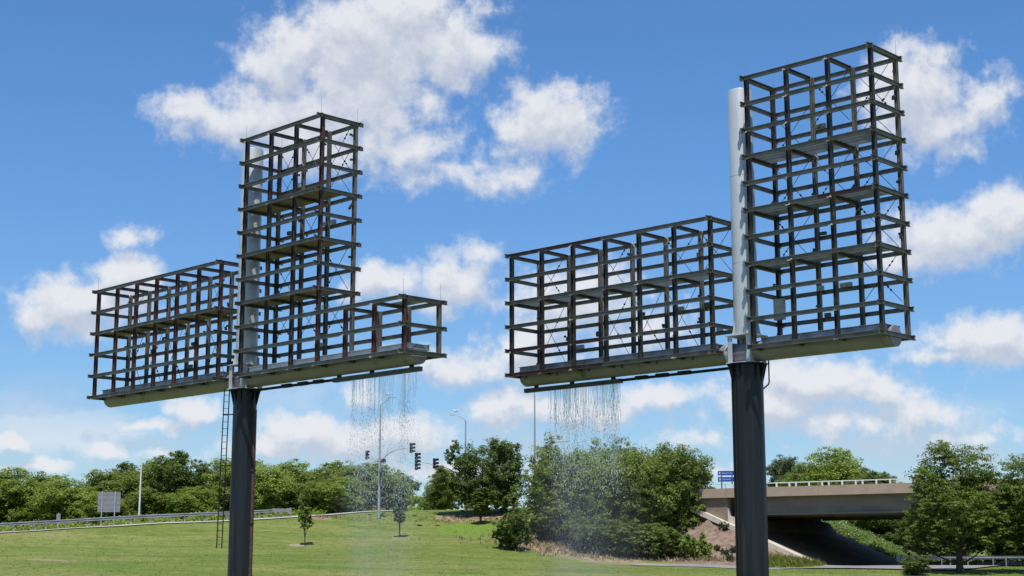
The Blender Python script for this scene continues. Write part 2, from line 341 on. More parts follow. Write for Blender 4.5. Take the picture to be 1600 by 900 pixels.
def grid(xs, ys, name, m):
    gx, gy = np.meshgrid(xs, ys); z = HH(gx.ravel(), gy.ravel()); n, k = len(xs), len(ys)
    rng = np.random.default_rng(3); 
    v = np.c_[gx.ravel(), gy.ravel(), z]
    me = bpy.data.meshes.new(name); idx = np.arange(n*k).reshape(k, n)
    f = np.stack([idx[:-1, :-1], idx[:-1, 1:], idx[1:, 1:], idx[1:, :-1]], -1).reshape(-1, 4)
    me.from_pydata(v.tolist(), [], f.tolist()); me.polygons.foreach_set('use_smooth', [True]*len(f)); me.materials.append(m)
    o = bpy.data.objects.new(name, me); COL.objects.link(o); return o
def grass_material():
    m = bpy.data.materials.new('mown_grass'); m.use_nodes = True; nt = m.node_tree; N = nt.nodes.new; L = nt.links.new
    p = nt.nodes['Principled BSDF']; p.inputs['Roughness'].default_value = .85; p.inputs['Specular IOR Level'].default_value = .15
    tc = N('ShaderNodeTexCoord'); P = tc.outputs['Object']
    def nz(sc, det=5, st=None, rough=.55):
        n = N('ShaderNodeTexNoise'); n.inputs['Scale'].default_value = sc; n.inputs['Detail'].default_value = det; n.inputs['Roughness'].default_value = rough
        if st:
            mp = N('ShaderNodeMapping'); mp.inputs['Scale'].default_value = st; L(P, mp.inputs[0]); L(mp.outputs[0], n.inputs['Vector'])
        else: L(P, n.inputs['Vector'])
        return n.outputs[0]
    def mr(v, a, b):
        r = N('ShaderNodeMapRange'); r.interpolation_type = 'SMOOTHSTEP'; r.inputs['From Min'].default_value = a; r.inputs['From Max'].default_value = b; L(v, r.inputs['Value']); return r.outputs[0]
    def mx(f, a, b):
        x = N('ShaderNodeMix'); x.data_type = 'RGBA'; L(f, x.inputs['Factor'])
        for k, q in (('A', a), ('B', b)):
            if isinstance(q, tuple): x.inputs[k].default_value = (*q, 1)
            else: L(q, x.inputs[k])
        return x.outputs['Result']
    def mm(op, a, b):
        n = N('ShaderNodeMath'); n.operation = op
        for i, q in enumerate((a, b)):
            if isinstance(q, (int, float)): n.inputs[i].default_value = q
            else: L(q, n.inputs[i])
        return n.outputs[0]
    c = mx(mr(nz(.11, 6, (.35, 1.2, 1)), .35, .65), (.145,.195,.036), (.225,.245,.065))
    c = mx(mr(nz(.45, 6, (.4, 1, 1)), .45, .72), c, (.11,.18,.026))
    c = mx(mr(nz(.9, 6, (.12, 1, 1), .6), .52, .68), c, (.25,.27,.085))
    c = mx(mr(nz(.06, 7, (.5, 1.4, 1), .65), .50, .68), c, (.28,.26,.10))
    c = mx(mr(nz(2.0, 10, (.6, 1.6, 1), .75), .45, .66), c, (.085,.125,.024))
    c = mx(mr(nz(1.1, 9, (.5, 1.8, 1), .75), .60, .70), c, (.31,.30,.13))
    c = mx(mr(nz(.35, 8, (.4, 1.4, 1), .7), .69, .75), c, (.33,.27,.17))
    # bare mulch round the trees and the brown bank beside the bridge: real patches on the ground plan
    sep = N('ShaderNodeSeparateXYZ'); L(P, sep.inputs[0])
    def patch(cx, cy, rx, ry, rot=0, ns=.25, amp=.8):
        mp = N('ShaderNodeMapping'); mp.vector_type = 'TEXTURE'; mp.inputs['Location'].default_value = (cx, cy, 0); mp.inputs['Rotation'].default_value = (0, 0, rot); mp.inputs['Scale'].default_value = (rx, ry, 1e6)
        L(P, mp.inputs[0]); ln = N('ShaderNodeVectorMath'); ln.operation = 'LENGTH'; L(mp.outputs[0], ln.inputs[0])
        e = mm('ADD', ln.outputs['Value'], mm('MULTIPLY', mm('SUBTRACT', nz(ns*3, 7, None, .65), .5), amp))
        r = N('ShaderNodeMapRange'); r.inputs['From Min'].default_value = 1.08; r.inputs['From Max'].default_value = .92; L(e, r.inputs['Value']); return r.outputs[0]
    straw = mx(mr(nz(1.6, 7), .4, .62), (.36,.28,.17), (.22,.155,.10))
    straw = mx(mr(nz(.5, 5), .55, .68), straw, (.2,.22,.08))
    brown = mx(mr(nz(1.8, 8), .35, .65), (.19,.13,.10), (.29,.21,.165))
    brown = mx(mr(nz(.7, 6), .6, .7), brown, (.14,.15,.06))
    def PX(px, row, Y): return at(px, row, Y)
    q = PX(730, 806, 164); c = mx(patch(q.x+.6, q.y+.6, 4.2, 2.6), c, straw)
    q = PX(905, 858, 147); c = mx(patch(q.x, q.y, 6.5, 9, .35), c, straw)
    q = PX(980, 872, 143); c = mx(patch(q.x, q.y+3, 7, 4, 0), c, straw)
    q = PX(1110, 850, 147); c = mx(patch(q.x, q.y+.8, 8, 8.5, .2), c, brown)
    q = PX(500, 811, 161); c = mx(patch(q.x, q.y-.6, 1.6, .8), c, (.3,.19,.13))
    q = PX(745, 830, 155); c = mx(patch(q.x, q.y, 4, 6, .2, .5, 1.6), c, (.155,.235,.036))
    q = PX(75, 876, 128); c = mx(patch(q.x, q.y, 2.6, .5, -.5, 1.2, 1.2), c, (.30,.23,.14))
    q = PX(472, 852, 144); c = mx(patch(q.x-.4, q.y, .8, .8), c, (.34,.27,.2))
    q = PX(624, 840, 150); c = mx(patch(q.x, q.y, .8, .8), c, (.34,.27,.2))
    L(c, p.inputs['Base Color'])
    b = N('ShaderNodeBump'); b.inputs['Distance'].default_value = .25; b.inputs['Strength'].default_value = 1; L(nz(1.7, 10, None, .7), b.inputs['Height']); L(b.outputs[0], p.inputs['Normal'])
    return m
MG = grass_material()
xs = np.r_[np.linspace(-2600, -260, 10), np.linspace(-240, -90, 26), np.arange(-88, 90, .8), np.linspace(92, 240, 26), np.linspace(260, 2600, 10)]
ys = np.r_[np.linspace(-900, -80, 6), np.linspace(-60, 100, 18), np.arange(102, 190, .7), np.linspace(192, 330, 30), np.linspace(360, 3500, 12)]
ground = tag(grid(xs, ys, 'ground', MG), kind='structure', label='mown green grass hillside with bare mulch patches')

def ribbon(name, pts, w, m, lift=.03, kind='structure', label=None, side=1, seg=3):
    """sheet following pts [(x,y)], extending w to one side"""
    P_ = [Vector((a, b, 0)) for a, b in pts]; L_ = []
    for i in range(len(P_)-1):
        n = max(1, int((P_[i+1]-P_[i]).length/.9))
        for k in range(n): L_.append(P_[i].lerp(P_[i+1], k/n))
    L_.append(P_[-1]); vs = []; fs = []; nw = max(2, int(w/.8))
    for i, p in enumerate(L_):
        t = (L_[min(i+1, len(L_)-1)]-L_[max(i-1, 0)]).normalized(); nn = Vector((-t.y, t.x, 0))*side
        for k in range(nw+1):
            q = p+nn*w*k/nw; vs.append((q.x, q.y, 0))
    zz = HH([v[0] for v in vs], [v[1] for v in vs]); vs = [(v[0], v[1], z+lift) for v, z in zip(vs, zz)]
    for i in range(len(L_)-1):
        for k in range(nw): a = i*(nw+1)+k; fs.append((a, a+1, a+nw+2, a+nw+1))
    b = MB(); b.add(vs, fs); o = b.build(name, m, smooth=True); return tag(o, label, kind=kind)
cr = [(at(px, row, Y).x, at(px, row, Y).y) for px, row, Y in crest]
ribbon('road_shoulder', [(x, y-(.7 if x < -22 else 1.5)) for x, y in cr[:-1]], 3.4, M['shoulder'], .09, label='pale concrete shoulder of the hilltop road')
ribbon('road', [(x, y+2.2) for x, y in cr[:-1]], 8, M['asphalt'], .045, label='hilltop road behind the guardrail')
pathpts = [(atx(985,138), 137.6), (atx(1050,138), 137.4), (atx(1150,138), 137.5), (atx(1300,138), 137.3), (atx(1450,137), 136.3), (atx(1650,136), 134), (62, 133), (90, 136)]
ribbon('path', pathpts, 2.2, M['asphalt'], .05, label='narrow grey path along the foot of the bank')
ur = [(bp(TL+1, -12, 0).x, bp(TL+1, -12, 0).y), (bp(TL+1, 0, 0).x, bp(TL+1, 0, 0).y), (bp(TL+1, 60, 0).x, bp(TL+1, 60, 0).y)]
ribbon('underpass_road', ur, 16, M['asphalt'], .1, side=-1, label='road passing under the bridge')

# ------------------------------------------------------------------ the two steel towers
S = 1.5
UB, UW, UB2 = 1.7281, 1.8356, 1.7020
def tower(idx, g, yaw, X, Y, Z, low, polr, label):
    c, s_ = math.cos(yaw), math.sin(yaw); pu, pv = -g/2, .5*UW
    bx = (X+pu*c+pv*s_)*S; by = (Y-pu*s_+pv*c)*S; gz = H(bx, by); ZB = CAMZ+Z*S-gz      # height of frame level 0 above the base
    root = empty('steel_frame_tower', (bx, by, gz), -yaw); tag(root, label, 'sculpture')
    W = UW*S; h = .218; rng = random.Random(idx+5)
    def P(u, v, z): return Vector(((u-pu)*S, (v-pv)*S, ZB+z*S))
    def lv(dx, dy): return Vector((dx*c-dy*s_, dx*s_+dy*c, 0))     # world offset -> local
    U3, U6 = 3*UB, 6*UB; WR, WL = -g, -g-6*UB2
    wingz = 5
    E = .12                                      # rail offset outside the posts
    def rail(u0, u1, z, front, mt, name='rail'):
        m = MB(); v = (-E/2 if front else UW+E/2)
        m.ibeam(P(u0-.18, v, z)-Vector((0,0,h/2)), P(u1+.18, v, z)-Vector((0,0,h/2)), h, .15, (0,1,0))
        return m.build(name, mt, root)
    def side(u, z, sgn, mt):
        m = MB(); uu = u+sgn*E/2
        m.ibeam(P(uu, -.27, z)-Vector((0,0,h/2+.004)), P(uu, UW+.27, z)-Vector((0,0,h/2+.004)), h, .15, (1,0,0)); return m.build('end_rail', mt, root)
    def post(u, z1, front, mt, z0=-.02):
        m = MB(); v = .075 if front else UW-.075
        m.ibeam(P(u, v, z0), P(u, v, z1-.02), .215, .215, (0,1,0), .02, .02)
        # connection plates
        o = m.build('post', mt, root); return o
    def cross(u, z):
        m = MB(); m.ibeam(P(u, .17, z)-Vector((0,0,h/2+.02)), P(u, UW-.17, z)-Vector((0,0,h/2+.02)), h*.92, .18, (1,0,0)); return m.build('cross_beam', M['cross'], root)
    def deck(u0, u1, z, mt, v0=.2, v1=1.42, cols=None):
        m = MB()
        for k in range(int(round((u1-u0)/UB))):
            a = u0+(u1-u0)*k/round((u1-u0)/UB); b = u0+(u1-u0)*(k+1)/round((u1-u0)/UB)
            m.box((P(a+.08, v0, z)+P(b-.08, v1, z))/2-Vector((0,0,.05)), ((b-a-.16)/2*S, (v1-v0)/2*S, .015))
        return m.build('deck', mt, root)
    fr = M['rail']
    # --- tall box
    for z in range(11):
        ue = U6 if (low and z <= 2) else U3
        mt = fr
        if idx == 1 and z in (5,): mt = M['rail_rust']
        if idx == 0 and z == 7: mt = fr
        if mt is M['rail_rust']:
            rail(0, 1.6*UB, z, True, fr); rr = MB(); v = -E/2; rr.ibeam(P(1.6*UB+.18, v, z)-Vector((0,0,h/2)), P(ue+.17, v, z)-Vector((0,0,h/2)), h, .15, (0,1,0)); tag(rr.build('rail', M['rail_rust'], root), 'reddish half length rail')
        else: rail(0, ue, z, True, mt)
        rail(0, ue, z, False, fr)
        side(0, z, -1, fr); side(U3 if not(low and z <= 2) else U6, z, 1, fr)
        if z in (10, 7, 5, 3, 0):
            for k in range(0, 4): cross(k*UB, z)
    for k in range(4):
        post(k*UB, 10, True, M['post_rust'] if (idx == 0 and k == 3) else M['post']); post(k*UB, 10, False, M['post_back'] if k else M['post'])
    dm = M['deck_brown'] if idx == 0 else M['sheet']
    for z in (7, 5, 3): deck(0, U3, z, dm)
    if low:
        for k in (4, 5, 6):
            o = post(k*UB, 2, True, M['post_rust']); tag(o, 'rust red post'); post(k*UB, 2, False, M['post_back'])
            for z in (2, 0): cross(k*UB, z)
        deck(U3+UB*2, U6, 2, M['deck_blue'], .75, 1.5)
    # --- wing
    for z in range(wingz+1):
        if idx == 1 and z in (0, 1, 5):
            n = 3 if z != 1 else 3; v = -E/2
            m = MB(); m.ibeam(P(WL-.17, v, z)-Vector((0,0,h/2)), P(WL+n*UB2*.98, v, z)-Vector((0,0,h/2)), h, .15, (0,1,0)); tag(m.build('rail', M['rail_rust'], root), 'primer red rail')
            m = MB(); m.ibeam(P(WL+n*UB2*.98+.01, v, z)-Vector((0,0,h/2)), P(WR+.17, v, z)-Vector((0,0,h/2)), h, .15, (0,1,0)); m.build('rail', fr, root)
        else: rail(WL, WR, z, True, fr)
        rail(WL, WR, z, False, fr); side(WL, z, -1, fr); side(WR, z, 1, fr)
        if z in (5, 3, 0):
            for k in range(7): cross(WL+k*UB2, z)
    for k in range(7):
        o = post(WL+k*UB2, wingz, True, M['post_rust'] if idx == 0 else M['post'])
        if idx == 0: tag(o, 'rust red post')
        post(WL+k*UB2, wingz, False, M['post_back'])
    deck(WL, WR, 3, M['sheet'] if idx == 1 else M['deck_brown'])
    # --- base trays inside the boxes
    uend = U6 if low else U3
    for (a, b) in ((0, uend), (WL, WR)):
        m = MB()
        for v in (.45, 1.38): m.ibeam(P(a+.1, v, .30)-Vector((0,0,.16)), P(b-.1, v, .30)-Vector((0,0,.16)), .30, .26, (0,1,0))
        for u in (a+.16, b-.16): m.ibeam(P(u, .5, .29)-Vector((0,0,.16)), P(u, 1.33, .29)-Vector((0,0,.16)), .28, .2, (1,0,0))
        m.build('inner_frame', M['deck_blue'] if not (idx == 0 and a == 0) else M['galv'], root)
        m = MB(); m.box((P(a+.1, .16, .04)+P(b-.1, 1.68, .04))/2, ((b-a-.2)/2*S, (1.52)/2*S, .012)); m.build('base_tray', M['deck_brown'] if idx else M['tube'], root)
    # --- pale clips where rails meet posts
    js = [(k*UB, z) for k in range(4) for z in range(11)]+[(WL+k*UB2, z) for k in range(7) for z in range(6)]+([(k*UB, z) for k in (4, 5, 6) for z in range(3)] if low else [])
    rng.shuffle(js)
    for (u, z) in js[:62]:
        m = MB(); m.box(P(u+rng.uniform(-.03, .03), -E/2, z)+Vector((0, -.05, -h-.012)), (rng.uniform(.08, .16), .035, .012)); m.box(P(u, -E/2, z)+Vector((rng.uniform(-.1, .1), -.03, -h+.03)), (.03, .02, .035)); m.build('clip', M['white'] if rng.random() < .4 else M['zinc'], root)
    # --- braces: thin rods crossing the back bays, with a turnbuckle each
    def brace(u0, u1, z0, z1):
        m = MB(); v = UW-.3
        for (a, b) in (((u0, z0), (u1, z1)), ((u1, z0), (u0, z1))):
            p, q = P(a[0], v, a[1]), P(b[0], v+.03, b[1]); m.tube([p, q], .017, 5)
            t = rng.uniform(.15, .3) if rng.random() < .5 else rng.uniform(.7, .85)
            for tt in (t, t+.07): m.tube([p.lerp(q, tt-.012), p.lerp(q, tt+.012)], .055, 6)
            v += .05
        m.build('cable_brace', M['black'], root)
    for k, (z0, z1) in enumerate(((8, 9.8), (7.1, 8.8), (5.1, 6.8), (3.1, 4.8), (1.2, 2.9))):
        for b in ((0, 2) if k % 2 else (0, 1, 2)):
            if rng.random() < .8: brace(b*UB+.1, (b+1)*UB-.1, z0, z1)
    for (z0, z1) in ((3.1, 4.9), (.5, 2.8)):
        for b in range(6):
            if b in (0, 2, 4) or rng.random() < .25: brace(WL+b*UB2+.1, WL+(b+1)*UB2-.1, z0, z1)
    # --- lights, clamps and cables fixed to back posts and rails
    m = MB(); spots = [(k*UB, z) for k in range(4) for z in range(10)]+[(WL+k*UB2, z) for k in range(7) for z in range(5)]
    for (u, z) in spots:
        if rng.random() < .55: continue
        n = rng.choice((1, 2, 3)); m = MB()
        for q in range(n): m.box(P(u+rng.uniform(-.08, .1), UW-.25+rng.uniform(-.05, .03), z+.4+q*.07), (rng.uniform(.05, .09), .06, .06))
        m.build('clamp_light', M['post'], root)
    for q in range(9 if idx == 0 else 12):
        m = MB(); u = rng.choice([rng.uniform(.2, U3-.4), rng.uniform(WL+.3, WR-.4)]); z = rng.choice([1, 2, 4] if u < 0 else [1, 2, 4, 6, 8, 9])
        a = P(u, UW-.12, z); m.box(a+Vector((0, 0, .02+.06)), (rng.uniform(.14, .3), .08, rng.uniform(.08, .14))); m.build('junction_box', M['box'] if rng.random() < .5 else M['cross'], root)
    for q in range(14):
        m = MB(); u = rng.choice([rng.choice((0, UB, 2*UB)), WL+UB2*rng.randint(0, 5)]); z = rng.choice([3, 5] if u < 0 else [3, 5, 7, 9]); v = rng.choice((UW-.2, UW-.25))
        p0 = P(u+.1, v, z); pts = [p0+Vector((rng.uniform(.02, .3)*math.sin(i*.9), 0, -i*.2*rng.uniform(.6, 1.2))) for i in range(6)]
        m.tube(pts, .025, 6); m.build('loose_cable', M['black'] if q % 2 else M['box'], root)
    # --- lightning rods
    for (u, v, z) in [(0, 0, 10), (U3, 0, 10), (U3, UW, 10), (0, UW, 10), (WL, 0, wingz), (WL+2*UB2, UW, wingz), (WL+4*UB2, UW, wingz)]+([(U6, 0, 2), (U6, UW, 2)] if low else []):
        m = MB(); m.tube([P(u, v, z-.02), P(u, v, z+.62)], [.014, .008], 5); m.build('lightning_rod', M['zinc'], root)
    # --- upper column
    m = MB(); r = .68; cx = P(pu, pv, 0)
    m.lathe(cx, [(r, .55*S), (r, 9.82*S), (r-.02, 9.86*S)], 40)
    for zc in (3.2, 6.5): m.lathe(cx, [(r+.006, zc*S), (r+.006, zc*S+.03)], 40)
    m.build('column', M['galv'], root, smooth=True)
    m = MB()
    for k in range(8):
        a = k*math.pi/4+.2; dr = Vector((math.cos(a), math.sin(a), 0)); tn = Vector((-math.sin(a), math.cos(a), 0))
        b = cx+dr*(r-.01); z0 = .53*S
        m.add([b+tn*.015+Vector((0,0,z0)), b+dr*.17+tn*.015+Vector((0,0,z0)), b+tn*.015+Vector((0,0,z0+.9)), b-tn*.015+Vector((0,0,z0)), b+dr*.17-tn*.015+Vector((0,0,z0)), b-tn*.015+Vector((0,0,z0+.9))],
              [(0,1,2),(5,4,3),(0,3,4,1),(1,4,5,2),(2,5,3,0)])
    m.build('column_base_fin', M['galv'], root)
    # --- junction: plates round the crossing tube
    m = MB(); q = .74
    m.box(cx+Vector((0,0,.51*S)), (q+.1, q+.1, .03)); m.box(cx+Vector((0,0,-.50*S)), (q+.1, q+.1, .03)); 
    for (a, b) in ((-1,-1), (1,-1), (-1,1), (1,1)):
        m.box(cx+Vector((a*(q-.02), b*(q-.16), .005*S)), (.022, .18, .49*S)); m.box(cx+Vector((a*(q-.16), b*(q-.02), .005*S)), (.115, .02, .487*S))
    m.build('junction_frame', M['galv'], root, bevel=.006)
    # --- horizontal cylinder
    m = MB(); R_ = .555; ue = (10.25 if low else 5.2); us = WL-.02; cy = P(us, pv, -.10)
    ax = (Vector((0,1,0)), Vector((0,0,1)), Vector((1,0,0))); Lc = (ue-us)*S
    m.lathe(cy, [(.04, -.17), (R_*.55, -.13), (R_*.85, -.05), (R_, .08), (R_, Lc), (R_-.015, Lc+.015)], 36, ax)
    for k in (3.4, 6.9, 10.3, 15.6, 19): 
        if k < Lc/S: m.lathe(cy+Vector((k*S, 0, 0)), [(R_+.008, 0), (R_+.008, .05)], 36, ax)
    m.build('cylinder', M['tube'], root, smooth=True)
    m = MB(); m.lathe(P(WR+.18, pv, -.1), [(R_+.04, 0), (R_+.04, .28)], 36, ax); m.build('collar', M['galv'], root, smooth=True)
    # saddles hanging the base frame on the cylinder
    for k in range(6): 
        u = WL+.6+k*1.7; m = MB(); m.box(P(u, .30, -.14), (.05, .05, .14)); m.build('saddle', M['cross'], root)
    # --- water trough and its feed pipe under the cylinder
    if low: ga, gb = U3+.02, 10.33
    else: ga, gb = WL-.02, WL+5.15
    m = MB(); zt = -.60
    a = P(ga, pv, zt); b = P(gb, pv, zt); mid = (a+b)/2; ln = (b-a).length/2
    m.box(mid+Vector((0,-.13,-.06)), (ln, .012, .125)); m.box(mid+Vector((0,.13,-.06)), (ln, .012, .125)); m.box(mid+Vector((0,0,-.178)), (ln-.01, .117, .01))
    for sx in (-1, 1): m.box(mid+Vector((sx*(ln-.008), 0, -.05)), (.007, .117, .115))
    m.build('water_trough', M['gutter'], root)
    for k in (.12, .5, .92) if not low else (.06, .45, .9):
        m = MB(); p = P(ga+(gb-ga)*k, pv, 0); 
        for dy in (-.08, .08): m.box(Vector((p.x, p.y+dy, ZB-.54*S)), (.1, .02, .11))
        m.build('trough_hanger', M['black'], root)
    m = MB(); 
    e0 = P(gb if not low else ga, pv, zt-.02); e1 = P(pu+(-.35 if not low else .35), pv, zt-.0)
    m.tube([e0, e1], .085, 10)
    for k in (.18, .36, .55): q = e0.lerp(e1, k); m.box(q+Vector((0,0,.03)), (.42, .12, .11))
    m.build('feed_pipe', M['black'], root)
    # --- lower pole
    m = MB(); top = -.52*S; pz = ZB+top; cz = Vector((0, 0, 0))
    m.lathe(cz, [(polr*1.0, -.5), (polr, 0), (polr*1.0, pz*.4), (polr, pz-.05)], 40)
    m.build('pole', M['polepaint'], root, smooth=True)
    m = MB(); fl = polr+.26
    m.lathe(Vector((0,0,pz-.06)), [(fl, 0), (fl, .05)], 40)
    m.build('pole_flange', M['polepaint'], root)
    for k in range(12):
        m = MB(); a = k*math.pi/6+.1; dr = Vector((math.cos(a), math.sin(a), 0)); tn = Vector((-math.sin(a), math.cos(a), 0))*.02; b = dr*(polr-.01); z1 = pz-.062
        vs = [b+tn+Vector((0,0,z1)), b+dr*.24+tn+Vector((0,0,z1)), b+dr*.20+tn+Vector((0,0,z1-.12)), b+tn+Vector((0,0,z1-1.0))]
        vs += [v-tn*2 for v in vs]; m.add(vs, [(0,1,2,3),(7,6,5,4),(0,4,5,1),(1,5,6,2),(2,6,7,3),(3,7,4,0)]); m.build('pole_gusset', M['polepaint'], root)
    m = MB(); m.lathe(Vector((0,0,-.1)), [(polr+.5, 0), (polr+.5, .45), (polr+.46, .5)], 32); m.build('footing', M['concrete'], root)
    if idx == 0:
        m = MB(); a = lv(polr*.93, -.28); m.tube([a+Vector((0,0,.4)), a+Vector((0,0,pz-1.3))], .13, 12)
        m.build('rust_pipe', M['rustpipe'], root, smooth=True)
        for z in (1.2, 4.4, 7.6): m = MB(); m.lathe(a+Vector((0,0,z)), [(.19,0),(.19,.06)], 16); m.build('pipe_collar', M['rustpipe'], root)
        # ladder
        off = lv(-polr-.42, 0); ex = lv(.16, .0)
        z0, z1 = 2.6-gz, pz+.05
        lean = lv(-.16, 0)
        def lp(sx, z): t = (z1-z)/(z1-z0); return off+ex*sx+lean*t+Vector((0,0,z))
        m = MB()
        for sx in (-1, 1): m.tube([lp(sx, z0), lp(sx, z1)], .035, 6)
        lad = m.build('ladder', M['black'], root)
        z = z0+.25
        while z < z1: m = MB(); m.tube([lp(-1, z), lp(1, z)], .017, 5); m.build('rung', M['black'], lad); z += .42
        for z in (z1-1.6, z1-4.8, z1-7.6): m = MB(); m.tube([lp(-1, z), lv(-polr+.02, 0)+Vector((0,0,z))], .035, 6); m.build('bracket', M['black'], lad)
    else:
        m = MB(); a = lv(-polr-.03, -.1); m.tube([a+Vector((0,0,.3)), a+Vector((0,0,pz-.6))], .05, 8); a2 = lv(-polr+.12, -.42); m.tube([a2+Vector((0,0,3.2)), a2+Vector((0,0,pz-1.2))], .04, 8); m.build('side_conduit', M['black'], root, smooth=True)
        m = MB(); a = lv(polr+.12, 0); m.tube([lv(polr+.33, 0)+Vector((0,0,pz+.35)), lv(polr+.33, 0)+Vector((0,0,pz-1.0)), lv(polr+.28, 0)+Vector((0,0,pz-1.12)), lv(polr-.05, 0)+Vector((0,0,pz-1.4))], .04, 8); m.build('bent_conduit', M['black'], root, smooth=True)
        m = MB(); m.box(P(.35, 1.25, 1.4), (.32, .12, .58)); m.build('cabinet', M['box'], root, bevel=.01)
        m = MB(); a3 = P(.35, 1.15, .9); m.tube([a3, a3+Vector((0,0,-.9))], .03, 6); m.tube([a3+Vector((.2,0,.1)), a3+Vector((-.2,0,-.9))], .03, 6); m.build('cabinet_pipe', M['black'], root)
    return dict(root=root, P=P, ga=ga, gb=gb, pv=pv, ZB=ZB, gz=gz)
T0 = tower(0, 1.6424, .7932, -11.2558, 61.9605, 7.6738, True, .735, 'left steel lattice tower with rust red posts and a ladder on its black pole')
T1 = tower(1, 1.7967, .7644, 8.6088, 53.5992, 7.6747, False, .84, 'taller looking right steel lattice tower on a black pole in front of the bridge')

# ------------------------------------------------------------------ falling water
def water_mat():
    m = bpy.data.materials.new('falling_water'); m.use_nodes = True; nt = m.node_tree; nt.nodes.clear(); N = nt.nodes.new; L = nt.links.new
    o = N('ShaderNodeOutputMaterial'); g = N('ShaderNodeBsdfPrincipled'); g.inputs['Base Color'].default_value = (.9,.95,1,1)
    g.inputs['Roughness'].default_value = .12; g.inputs['IOR'].default_value = 1.33; g.inputs['Transmission Weight'].default_value = .62
    t = N('ShaderNodeBsdfTransparent'); mx = N('ShaderNodeMixShader'); mx.inputs[0].default_value = .25
    L(g.outputs[0], mx.inputs[1]); L(t.outputs[0], mx.inputs[2]); L(mx.outputs[0], o.inputs[0]); return m
MW = water_mat()
def water(T, ua, ub, seed, label, clumps):
    rng = np.random.default_rng(seed); P = T['P']; rt = T['root']; z0 = T['ZB']-.60*S-.18
    mw = Matrix.Translation(rt.location) @ Matrix.Rotation(rt.rotation_euler.z, 4, 'Z')
    a = mw @ Vector((P(ua, 0, 0).x, 0, 0)); b = mw @ Vector((P(ub, 0, 0).x, 0, 0)); a.z = b.z = z0+rt.location.z
    ax = (b-a); ln = ax.length; nrm = Vector((-ax.y, ax.x, 0)).normalized(); gz = T['gz']
    V = []; F = []
    def drop(c, r, e):
        n = len(V); V.extend([(c[0]+r,c[1],c[2]),(c[0],c[1]+r,c[2]),(c[0]-r,c[1],c[2]),(c[0],c[1]-r,c[2]),(c[0],c[1],c[2]+r*e),(c[0],c[1],c[2]-r*e)])
        F.extend([(n,n+1,n+4),(n+1,n+2,n+4),(n+2,n+3,n+4),(n+3,n,n+4),(n+1,n,n+5),(n+2,n+1,n+5),(n+3,n+2,n+5),(n,n+3,n+5)])
    mb = MB()
    for i in range(clumps['streams']):
        t = rng.random() if rng.random() < .5 else np.clip(rng.choice(clumps['c'])+rng.normal()*.035, 0, 1)
        p = a+ax*float(t)+nrm*float(rng.uniform(-.12, .12)); L_ = clumps['len']*rng.uniform(.35, 1.25); n = int(L_/.22)+2
        r0 = rng.uniform(.006, .018); ph = rng.uniform(0, 6); pts = []; rr = []; sway = rng.uniform(-.1, .16)
        for k in range(n):
            q = k/(n-1); pts.append(p+ax.normalized()*float(sway*q*q+.035*math.sin(ph+k*.9)*q*2)+nrm*float(.05*math.sin(ph*2+k)*q)-Vector((0,0,L_*q)))
            rr.append(max(.003, r0*(1-.6*q)*(rng.uniform(.5, 1.25))))
        mb.tube(pts, rr, 5)
        e = pts[-1]
        for k in range(clumps['tail']):
            f = rng.random()**1.3*clumps['fall']; sp = .06+.05*f
            drop((e.x+rng.normal()*sp, e.y+rng.normal()*sp, e.z+.5-f), rng.uniform(.005, .015), rng.uniform(1.5, 7))
    H0 = a.z-gz
    for i in range(clumps['fine']):
        f = rng.random()**.75; z = a.z-1.5-f*(H0-1.6); dd = a.z-z
        t = np.clip(rng.choice(clumps['c2'])+rng.normal()*(.05+.004*dd), -.15, 1.15); p = a+ax*float(t)+nrm*float(rng.normal()*(.1+.03*dd))
        drop((p.x, p.y, z), rng.uniform(.003, .009) if rng.random() > .012 else rng.uniform(.014, .026), rng.uniform(1, 3))
    mb.add(V, F); o = mb.build('falling_water', MW); return tag(o, label, 'water', kind='stuff')
